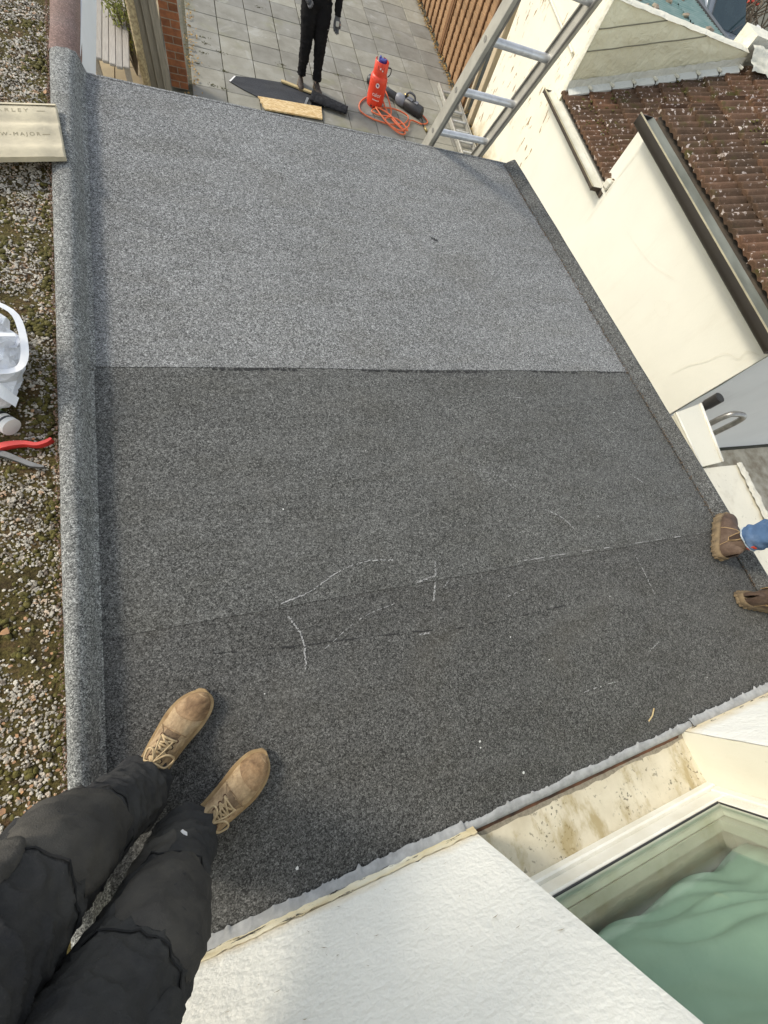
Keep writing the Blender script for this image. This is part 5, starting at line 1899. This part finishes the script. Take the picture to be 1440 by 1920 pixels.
def person(root, J, face, mats, leg_r, slim=1.0, fold=0.006, cuff=0.0, hand_curl=0.5, dense=40):
    """J: joints (world). root: empty. face: facing direction. Returns leg limbs."""
    up_ = V(0, 0, 1)
    f = Vector(face).normalized()
    right = f.cross(up_)
    verts, edges, radii, idx = [], [], [], {}

    def add(k, p, r, par=None):
        idx[k] = len(verts)
        verts.append(Vector(p))
        radii.append(r)
        if par is not None:
            edges.append((idx[par], idx[k]))
    add('pelvis', J['pelvis'], (.13 * slim, .10 * slim))
    add('waist', J['pelvis'].lerp(J['chest'], .5), (.13 * slim, .10 * slim), 'pelvis')
    add('chest', J['chest'], (.15 * slim, .11 * slim), 'waist')
    add('neckb', J['neck'], .06, 'chest')
    add('necku', J['neck'].lerp(J['head'], .45), .055, 'neckb')
    add('head', J['head'], (.078, .095), 'necku')
    add('crown', J['head'] + (J['head'] - J['neck']).normalized() * .085, (.062, .075), 'head')
    add('nose', J['head'] + f * .105 - up_ * .012, .014, 'head')
    for s in 'LR':
        add('hip' + s, J['hip' + s], .085 * slim, 'pelvis')
        add('knee' + s, J['knee' + s], .055 * slim, 'hip' + s)
        add('ank' + s, J['ank' + s], .030, 'knee' + s)
        add('toe' + s, J['toe' + s], .018, 'ank' + s)
        add('sho' + s, J['sho' + s], .06, 'chest')
        add('elb' + s, J['elb' + s], .045, 'sho' + s)
        add('wri' + s, J['wri' + s], .030, 'elb' + s)
        hd = (J['hand' + s] - J['wri' + s])
        hl = hd.normalized()
        add('palm' + s, J['wri' + s] + hl * .06, (.040, .020), 'wri' + s)
        side = hl.cross(f if abs(hl.dot(f)) < .9 else up_).normalized()
        bend = side.cross(hl).normalized()
        for q, (o_, ln) in enumerate(((-.03, .070), (-.010, .082), (.010, .078), (.029, .060))):
            b0 = J['wri' + s] + hl * .092 + side * o_
            add('f%s%da' % (s, q), b0, .0095, 'palm' + s)
            b1 = b0 + (hl * (1 - .4 * hand_curl) + bend * .6 * hand_curl).normalized() * ln * .5
            add('f%s%db' % (s, q), b1, .0088, 'f%s%da' % (s, q))
            b2 = b1 + (hl * (1 - 1.1 * hand_curl) + bend * hand_curl).normalized() * ln * .5
            add('f%s%dc' % (s, q), b2, .0078, 'f%s%db' % (s, q))
        t0_ = J['wri' + s] + hl * .04 - side * .038
        add('th%sa' % s, t0_, .011, 'palm' + s)
        add('th%sb' % s, t0_ + hl * .045 - side * .015 + bend * .012, .0095, 'th%sa' % s)
    body_ = skin_body('body', verts, edges, radii, 0, M['skin'], root)
    # trousers
    mb = MB()
    limbs = {}
    for s in 'LR':
        kn = J['knee' + s]
        cuffp = J['cuff' + s]
        hipp = J['hip' + s]
        lb = Limb([cuffp, cuffp.lerp(kn, .33), cuffp.lerp(kn, .66) + J.get('calf' + s, Vector()), kn, kn.lerp(hipp, .35), kn.lerp(hipp, .7), hipp + V(0, 0, .06)], leg_r, f, 1.05, fold, 13, 3.1 if s == 'L' else 8.7, cuff)
        lb.mesh(mb, dense * 2, dense)
        limbs[s] = lb
    w = J['pelvis']
    ax = (J['hipR'] - J['hipL']).normalized()
    pelv = Limb([w - up_ * .10, w - up_ * .02, w + up_ * .08, w + up_ * .15], [.10 * slim, .135 * slim, .135 * slim, .128 * slim], ax, 1.3, fold * .5, 9, 1)
    pelv.mesh(mb, 12, 28)
    mb.build('trousers', mats['trousers'], root, smooth=True)
    # jacket
    mb = MB()
    tor = Limb([w + up_ * .06, w.lerp(J['chest'], .5), J['chest'], J['neck'] - up_ * .05, J['neck'] + up_ * .01], [.142 * slim, .145 * slim, .165 * slim, .14 * slim, .07], ax, 1.32, fold, 9, 5)
    tor.mesh(mb, 24, 32)
    for s in 'LR':
        Limb([J['sho' + s] - (J['sho' + s] - J['chest']) * .25, J['sho' + s], J['sho' + s].lerp(J['elb' + s], .5), J['elb' + s], J['elb' + s].lerp(J['wri' + s], .5), J['wri' + s]],
             [.07, .078, .064, .058, .05, .042], f, 1.0, fold, 16, 2).mesh(mb, 26, 18)
    mb.build('jacket', mats['jacket'], root, smooth=True)
    # head details
    hc = J['head']
    hu = (J['head'] - J['neck']).normalized()
    mb = MB()
    rr = []
    for k in range(10):
        th_ = k / 9 * 1.75
        rr.append([hc + hu * (.02 + .112 * math.cos(th_)) + (f * math.cos(a) * (1.05 if math.cos(a) < 0 else .88) + right * math.sin(a) * .86) * (.118 * math.sin(th_) * (1 if math.cos(a) < .35 or th_ < 1.0 else .72)) for a in [q * math.pi / 10 for q in range(20)]])
    mb.rings(rr, cap=False)
    mb.build('hair', M['hair'], root, True)
    for sg in (-1, 1):
        MB().lathe([(.004, -.010), (.010, -.004), (.010, .004), (.004, .010)], hc + f * .088 + right * .032 * sg + hu * .005, 8).build('eye', M['white'], root, True)
        MB().lathe([(.006, -.030), (.014, -.012), (.015, .012), (.006, .028)], hc + right * .084 * sg - hu * .005, 8).build('ear', M['skin'], root, True)
    MB().box(hc + f * .092 - hu * .045, (.008, .045, .010), math.atan2(f.y, f.x), .003).build('mouth', simple('lips', (.40, .18, .14), None, 9, .6), root)
    return limbs


# ---- shoes
class Shoe:
    def __init__(self, heel, ang, L, side, z0=0.0, kind='derby'):
        self.h, self.L, self.side, self.z0, self.k = Vector((heel[0], heel[1], z0)), L, side, z0, kind
        self.ax = V(math.cos(ang), math.sin(ang), 0)
        self.ay = V(-math.sin(ang), math.cos(ang), 0)
        if kind == 'derby':
            self.ws = ([0, .015, .06, .16, .34, .55, .70, .82, .91, .965, .99, 1.0], [.004, .020, .030, .0345, .0340, .0405, .0460, .0465, .0425, .0335, .0215, .004])
            self.hs = ([0, .04, .12, .22, .34, .44, .56, .68, .80, .90, .97, 1.0], [.075, .088, .098, .102, .100, .093, .078, .064, .056, .051, .044, .030])
            ts = [.70 + .30 * math.sin(k * math.pi / 32) for k in range(17)]
            self.ws = (self.ws[0][:6] + ts, [w * 1.13 for w in self.ws[1][:6]] + [max(.002, .0525 * max(0.0, 1 - ((t - .70) / .30) ** 2.7) ** .5) for t in ts])
            self.st = 0.021
        else:
            self.ws = ([0, .02, .08, .18, .34, .55, .70, .82, .91, .965, .99, 1.0], [.010, .024, .034, .0375, .0365, .0435, .050, .0485, .042, .030, .018, .006])
            self.hs = ([0, .04, .12, .22, .34, .44, .56, .68, .80, .90, .97, 1.0], [.11, .125, .135, .138, .130, .112, .092, .080, .072, .066, .056, .040])
            self.st = 0.034

    def cen(self, s):
        return self.side * (0.010 * math.sin(s * math.pi) - 0.012 * s * s) * 1.0

    def W(self, x, y, z):
        return self.h + self.ax * x + self.ay * y + V(0, 0, z)

    def up(self, s, a, off=0.0):
        """a: -1 .. 1 across; returns point on upper"""
        w = interp(*self.ws, s) - 0.0035
        h = interp(*self.hs, s)
        th_ = (a + 1) / 2 * math.pi
        y = -math.cos(th_) * w
        sn_ = max(0.0, math.sin(th_)) ** 0.72
        z = self.st + (h - self.st) * sn_
        # slight pinch above the welt
        y *= 1 - 0.06 * math.sin(2 * th_) ** 2
        x = s * self.L
        n_ = V(0, -math.cos(th_), math.sin(th_)).normalized()
        cr_ = 0.0022 * nz((s * 9, a * 3, self.side), 2.2, 4) + 0.0024 * max(0, 1 - abs(s - .69) / .07) * math.sin(s * 170 + 3 * a + 2 * nz((s * 6, a * 4, 0), 2))
        y += n_.y * (off + cr_)
        z += n_.z * (off + cr_)
        return self.W(x, y + self.cen(s), z)

    def outline(self, grow, n=34):
        P = []
        for k in range(n + 1):
            s = 1 - (1 - k / n) ** 1.0
            s = (1 - math.cos(math.pi * k / n)) / 2
            P.append((s, interp(*self.ws, s) + grow))
        pts = [self.W(s * self.L + (grow if s > .98 else (-grow if s < .02 else 0)), w + self.cen(s), 0) for s, w in P]
        pts += [self.W(s * self.L, -w + self.cen(s), 0) for s, w in P[::-1][1:-1]]
        return pts


def make_shoe(owner, heel, ang, L, side, z0, kind, m_up, m_toe, m_sole, laces=True, name='shoe', turn_lace=0):
    sh_ = Shoe(heel, ang, L, side, z0, kind)
    mb = MB()
    ss = [(1 - math.cos(math.pi * (k / 44))) / 2 for k in range(45)]
    mb.rings([[sh_.up(s, -1 + 2 * j / 22) for j in range(23)] for s in ss], closed=False)
    o = mb.build(name, m_up, owner, smooth=True)
    # sole with welt
    P = sh_.outline(0.0060)
    P2 = sh_.outline(0.0030)
    z_ = z0
    st_ = sh_.st
    mb = MB()
    levels = ((P2, 0.002), (P, 0.006), (P, st_ - .006), (P2, st_ - .003), (P, st_), (P, st_ + .004)) if kind == 'derby' else ((P2, .002), (P, .005), (P, st_ * .45), (P2, st_ * .5), (P, st_ * .55), (P, st_ + .004), (P2, st_ + .008))
    mb.rings([[V(p.x, p.y, z_ + dz) for p in Q] for Q, dz in levels])
    mb.build('sole', m_sole, o, smooth=True, auto=45)
    if kind != 'derby':
        # chunky lugs round the sole edge
        mb = MB()
        Pl = sh_.outline(0.0035)
        for i in range(0, len(Pl), 3):
            mb.box(V(Pl[i].x, Pl[i].y, z_ + .010), (.012, .012, .017), ang + i, .002)
        mb.build('tread_lugs', m_sole, o)['kind'] = 'stuff'
    if m_toe:
        mb = MB()
        mb.grid(lambda u, v: sh_.up(lerp(.80 - .05 * math.sin(math.pi * u), .999, v), lerp(-.97, .97, u), .0011), 22, 12)
        mb.build('toe_cap', m_toe, o, smooth=True)
    if laces:
        # quarters (eyelet facings) either side of the tongue
        for sg in (-1, 1):
            mb = MB()

            def qf(u, v, sg=sg):
                s = lerp(.25, .63 - .05 * (1 - u) ** 2, v)
                gap = lerp(.13, .36, v)
                a = sg * lerp(gap, .80 + .15 * (1 - v), u)
                e = 0.0032 if 0 < u and v < 1 else 0.0022
                return sh_.up(s, a, e)
            mb.grid(qf, 10, 18)
            mb.build('quarter', m_up, o, smooth=True)
        mb = MB()
        mb.grid(lambda u, v: sh_.up(lerp(.22, .63, v), lerp(-.34, .34, u), .0008), 6, 14)
        mb.build('tongue', M['tongue'], o, smooth=True)
        # laces
        mb = MB()
        rows = [.36, .415, .47, .525, .580]
        for i, s in enumerate(rows):
            gap = lerp(.10, .26, (s - .27) / .37) + .10
            mb.tube(spline([sh_.up(s, -gap - .03, .002), sh_.up(s, -gap * .5, .010), sh_.up(s, gap * .5, .010), sh_.up(s, gap + .03, .002)], 8), .0029, 6)
            if i < len(rows) - 1:
                s2 = rows[i + 1]
                mb.tube(spline([sh_.up(s, -gap, .006), sh_.up((s + s2) / 2, 0, .014), sh_.up(s2, gap + .02, .006)], 8), .0029, 6)
                mb.tube(spline([sh_.up(s, gap, .006), sh_.up((s + s2) / 2, 0, .011), sh_.up(s2, -gap - .02, .006)], 8), .0029, 6)
        # bow loops and ends
        k0 = .40 if not turn_lace else .42
        for sg, le in ((-1, .040 if turn_lace else .048), (1, .032)):
            c0 = sh_.up(k0, 0, .012)
            d1 = (sh_.ay * sg + sh_.ax * .25).normalized()
            lift = V(0, 0, .004)
            mb.tube(spline([c0, c0 + d1 * le * .5 + sh_.ax * .022 + lift, c0 + d1 * le + sh_.ax * .012 - V(0, 0, .012), c0 + d1 * le * .8 - sh_.ax * .012 - V(0, 0, .012), c0 + d1 * le * .35 - sh_.ax * .006, c0], 22), .0029, 6)
            mb.tube(spline([c0, c0 + sh_.ax * .03 + d1 * .012 + lift, c0 + sh_.ax * .055 + d1 * .02 - V(0, 0, .008)], 10), .0022, 6)
        mb.build('lace', M['lace'], o, smooth=True)
        mb = MB()
        for s in rows:
            gap = lerp(.10, .26, (s - .27) / .37) + .13
            for sg in (-1, 1):
                c = sh_.up(s, sg * gap, .0036)
                mb.lathe([(.0045, 0), (.0045, .0012), (.002, .0014)], c, 8)
        mb.build('eyelets', M['rust'], o)['kind'] = 'stuff'
        # stitching crease across the vamp
        mb = MB()
        mb.tube([sh_.up(.64 - .02 * abs(a) + .0, a, .0010) for a in [-.9 + 1.8 * k / 24 for k in range(25)]], .0011, 5)
        mb.build('vamp_stitch', M['tan_toe'], o)
    return sh_, o


# ---- photographer
ph = empty('person', (-0.30, -0.33, 0.006), 'person in black work trousers and tan lace-up shoes standing beside the felt kerb', 'person')
FACE = V(.72, .69, 0)
RGT = V(.69, -.72, 0)
LIFT = 0.006
shoeL, _ = make_shoe(ph, (-0.402, -0.322), rad(52), 0.325, 1, LIFT, 'derby', M['tan'], M['tan_toe'], M['welt'])
shoeR, _ = make_shoe(ph, (-0.312, -0.464), rad(29), 0.325, -1, LIFT, 'derby', M['tan'], M['tan_toe'], M['welt'], turn_lace=1)
J = {}
J['ankL'], J['ankR'] = V(-0.367, -0.277, .085), V(-0.258, -0.432, .085)
J['toeL'], J['toeR'] = shoeL.W(.12, 0, .035), shoeR.W(.12, 0, .035)
J['cuffL'], J['cuffR'] = V(-0.378, -0.289, .066), V(-0.272, -0.440, .064)
J['kneeL'], J['kneeR'] = V(-0.415, -0.285, .50), V(-0.262, -0.450, .50)
J['hipL'], J['hipR'] = V(-0.46, -0.375, .90), V(-0.345, -0.500, .90)
J['pelvis'] = V(-0.40, -0.44, .98)
J['chest'] = V(-0.38, -0.44, 1.30)
J['neck'] = V(-0.35, -0.42, 1.50)
J['head'] = V(-0.30, -0.37, 1.645)
J['shoL'], J['shoR'] = J['chest'] + V(0, 0, .13) - RGT * .19, J['chest'] + V(0, 0, .13) + RGT * .19
J['elbL'], J['elbR'] = V(-0.50, -0.22, 1.20), V(-0.14, -0.50, 1.22)
J['wriL'], J['wriR'] = V(-0.24, -0.04, 1.41), V(-0.02, -0.27, 1.44)
J['handL'], J['handR'] = V(-0.15, 0.03, 1.49), V(0.03, -0.15, 1.50)
limbs = person(ph, J, FACE, {'trousers': M['trouser'], 'jacket': M['black_cloth']}, [.080, .079, .085, .097, .101, .108, .112], 1.0, .0062, .016, .6, 96)
# knee panels, pocket flaps and seams
LL, RLg = limbs['L'], limbs['R']
LL.patch(.34, .60, -1.25, 1.15, .006, 18, 18).build('knee_panel', M['trouser_pad'], ph, True)
RLg.patch(.34, .60, -1.25, 1.15, .006, 18, 18).build('knee_panel', M['trouser_pad'], ph, True)
LL.patch(.58, .76, 0.35, 1.45, .014, 14, 14).build('pocket', M['trouser_pad'], ph, True)
LL.patch(.30, .44, 0.75, 2.1, .010, 14, 14).build('side_panel', M['trouser_pad'], ph, True)
RLg.patch(.62, .80, -1.5, -0.4, .012, 12, 12).build('pocket', M['trouser'], ph, True)
RLg.patch(.20, .33, 0.55, 1.75, .008, 12, 12).build('side_panel', M['trouser_pad'], ph, True)
LL.patch(.69, .77, 0.30, 1.50, .021, 8, 14).build('pocket_flap', M['trouser_pad'], ph, True)
for lb in (LL, RLg):
    for phi in (1.62, -1.62):
        MB().tube([lb.at(t / 60, phi, .0012) for t in range(2, 58)], .0018, 4).build('side_seam', M['seam'], ph)
    MB().tube([lb.at(.335, -1.3 + 2.5 * k / 20, .003) for k in range(21)], .0018, 4).build('panel_seam', M['seam'], ph)
    MB().tube([lb.at(.61, -1.3 + 2.5 * k / 20, .003) for k in range(21)], .0018, 4).build('panel_seam', M['seam'], ph)
RLg.patch(.216, .222, .30, .52, .005, 6, 6).build('paint_fleck', M['white'], ph, True)

# ---- person at the right edge, brown boots and jeans
p2 = empty('person', (2.40, -0.05, 0.006), 'person in blue jeans and muddy brown ankle boots standing at the roof edge', 'person')
F2 = V(.85, .45, 0).normalized()
R2 = V(F2.y, -F2.x, 0)
bL, oL = make_shoe(p2, (2.275, 0.005), rad(50), 0.285, 1, .012, 'boot', M['brown_leather'], None, M['brown_sole'], False, 'boot')
bR, oR = make_shoe(p2, (2.290, -0.205), rad(-14), 0.285, -1, .006, 'boot', M['brown_leather'], None, M['brown_sole'], False, 'boot')
for b_, o_ in ((bL, oL), (bR, oR)):
    # shaft, elastic panels and heel tab
    top = b_.W(.088, 0, .0)
    mb = MB()
    rr = []
    for z, rx, ry in ((.085, .060, .036), (.11, .055, .037), (.14, .052, .038), (.165, .054, .040), (.167, .047, .034)):
        rr.append([b_.W(.075 + rx * math.cos(a), ry * math.sin(a), z) for a in [k * math.pi / 12 for k in range(24)]])
    mb.rings(rr)
    mb.build('shaft', M['brown_leather'], o_, True, auto=50)
    for sg in (-1, 1):
        mb = MB()
        mb.grid(lambda u, v: b_.W(.075 + lerp(-.020, .020, u) * lerp(.5, 1, v), sg * (.0385 + .0015 * v + .002), lerp(.085, .160, v)), 4, 6)
        mb.build('elastic_panel', M['elastic'], o_)
        mb = MB()
        pts_ = [b_.W(.075 + x, sg * (.0405 + .002), z) for x, z in ((-.022, .162), (-.020, .12), (-.010, .085), (.010, .085), (.020, .12), (.022, .162))]
        mb.tube(pts_, .0022, 5)
        mb.build('panel_stitch', M['welt'], o_)
    MB().box(b_.W(.018, 0, .165), (.006, .020, .035), math.atan2(b_.ax.y, b_.ax.x), .002).build('heel_tab', M['red_tab'], o_)
    mb = MB()
    mb.tube([b_.up(.46 + .10 * abs(a), a, .001) for a in [-.95 + 1.9 * k / 20 for k in range(21)]], .0018, 5)
    mb.tube([b_.up(.30 - .12 * abs(a) ** 2, a, .001) for a in [-.98 + 1.96 * k / 20 for k in range(21)]], .0016, 5)
    mb.build('welt_stitch', M['welt'], o_)
J2 = {}
aL, aR = bL.W(.075, 0, .10), bR.W(.075, 0, .10)
J2['ankL'], J2['ankR'] = aL, aR
J2['toeL'], J2['toeR'] = bL.W(.11, 0, .05), bR.W(.11, 0, .05)
J2['cuffL'], J2['cuffR'] = bL.W(.080, 0, .150), bR.W(.085, 0, .185)
J2['kneeL'], J2['kneeR'] = aL + F2 * .04 + V(0, 0, .42), aR + F2 * .05 + V(0, 0, .42)
J2['hipL'], J2['hipR'] = V(2.40, .02, .92), V(2.44, -.17, .92)
J2['pelvis'] = V(2.42, -.075, 1.0)
J2['chest'], J2['neck'], J2['head'] = V(2.44, -.065, 1.32), V(2.45, -.06, 1.52), V(2.49, -.04, 1.66)
J2['shoL'], J2['shoR'] = J2['chest'] + V(0, 0, .13) - R2 * .19, J2['chest'] + V(0, 0, .13) + R2 * .19
for s, sg in (('L', -1), ('R', 1)):
    J2['elb' + s] = J2['sho' + s] + R2 * sg * .05 + V(0, 0, -.28)
    J2['wri' + s] = J2['elb' + s] + F2 * .08 + V(0, 0, -.24)
    J2['hand' + s] = J2['wri' + s] + F2 * .03 + V(0, 0, -.09)
M['check_shirt'] = cloth('navy_jacket', (.03, .04, .07), (.02, .03, .05))
lb2 = person(p2, J2, F2, {'trousers': M['jeans'], 'jacket': M['check_shirt']}, [.058, .062, .070, .078, .085, .10, .105], 1.0, .007, .006, .4, 36)
for s in 'LR':
    mb = MB()
    lb2[s].mesh(mb, 3, 36, False, 0.0, 0.018)
    for v in mb.v:
        pass
    mb2 = MB()
    mb2.tube([lb2[s].at(.004, a * 2 * math.pi / 36, .001) for a in range(37)], .0035, 5)
    mb2.build('trouser_hem', M['hem'], p2)
mb = MB()
Limb([bR.W(.082, 0, .155), bR.W(.083, 0, .17), bR.W(.084, 0, .20), bR.W(.085, 0, .23)], [.046, .048, .048, .047], F2, 1.1).mesh(mb, 12, 40)
mb.build('sock', M['sock'], p2, True)

# ---- person standing on the patio
p3 = empty('person', (1.62, 8.45, PATIO), 'person dressed in black with grey gloves standing on the patio', 'person')
F3 = V(.06, -1, 0).normalized()
R3 = V(F3.y, -F3.x, 0)       # his right = -x side
PZ = PATIO + .003
M['boot_dark'] = leather('dark_boot', (0.055, 0.042, 0.034), (0.085, 0.066, 0.054), (0.03, 0.022, 0.018))
sL, _ = make_shoe(p3, (1.715, 8.60), rad(-82), .29, 1, PZ, 'boot', M['boot_dark'], None, M['brown_sole'], False, 'boot')
sR, _ = make_shoe(p3, (1.50, 8.66), rad(-100), .29, -1, PZ, 'boot', M['boot_dark'], None, M['brown_sole'], False, 'boot')
J3 = {}
for s, b_, hx in (('L', sL, 1.735), ('R', sR, 1.565)):
    J3['ank' + s] = b_.W(.07, 0, .10)
    J3['toe' + s] = b_.W(.11, 0, .05)
    J3['cuff' + s] = b_.W(.075, 0, .125)
    J3['hip' + s] = V(hx, 8.60, PZ + .90)
    J3['knee' + s] = J3['ank' + s].lerp(J3['hip' + s], .5) + V(0, -.02, 0)
J3['pelvis'] = V(1.65, 8.60, PZ + .97)
J3['chest'], J3['neck'], J3['head'] = V(1.66, 8.58, PZ + 1.30), V(1.66, 8.57, PZ + 1.50), V(1.665, 8.53, PZ + 1.64)
J3['shoL'], J3['shoR'] = V(1.86, 8.58, PZ + 1.43), V(1.46, 8.58, PZ + 1.43)
J3['elbL'], J3['wriL'], J3['handL'] = V(1.95, 8.56, PZ + 1.13), V(1.94, 8.50, PZ + .88), V(1.925, 8.47, PZ + .76)
J3['elbR'], J3['wriR'], J3['handR'] = V(1.38, 8.62, PZ + 1.15), V(1.46, 8.50, PZ + 1.00), V(1.52, 8.43, PZ + .95)
person(p3, J3, F3, {'trousers': M['black_cloth'], 'jacket': M['black_cloth']}, [.064, .062, .074, .086, .102, .124, .128], 1.12, .008, .006, .45, 36)
for s in 'LR':
    hd = (J3['hand' + s] - J3['wri' + s]).normalized()
    side = hd.cross(F3).normalized()
    bend = side.cross(hd).normalized()
    mb = MB()
    w0 = J3['wri' + s]
    mb.tube([w0 - hd * .02, w0 + hd * .02, w0 + hd * .06, w0 + hd * .10, w0 + hd * .112], [.038, .040, .047, .045, .03], 12, .75)
    for q, (o_, ln) in enumerate(((-.032, .072), (-.011, .084), (.011, .080), (.031, .062))):
        b0 = w0 + hd * .098 + side * o_
        b1 = b0 + (hd * .85 + bend * .35).normalized() * ln * .5
        mb.tube([b0, b1, b1 + (hd * .6 + bend * .6).normalized() * ln * .5], [.013, .0125, .010], 8)
    t0_ = w0 + hd * .04 - side * .04
    mb.tube([t0_, t0_ + hd * .03 - side * .012, t0_ + hd * .065 - side * .012 + bend * .02], [.016, .0145, .011], 8)
    gv = mb.build('glove', M['glove'], p3, True)
    MB().box(w0 + hd * .06 + F3 * .040, (.045, .006, .055), math.atan2(F3.y, F3.x) + math.pi / 2, .002).build('glove_badge', M['hivis'], gv)
MB().box(V(1.80, 8.492, PZ + .72), (.05, .006, .012), .2).build('pocket_tag', M['hivis'], p3)
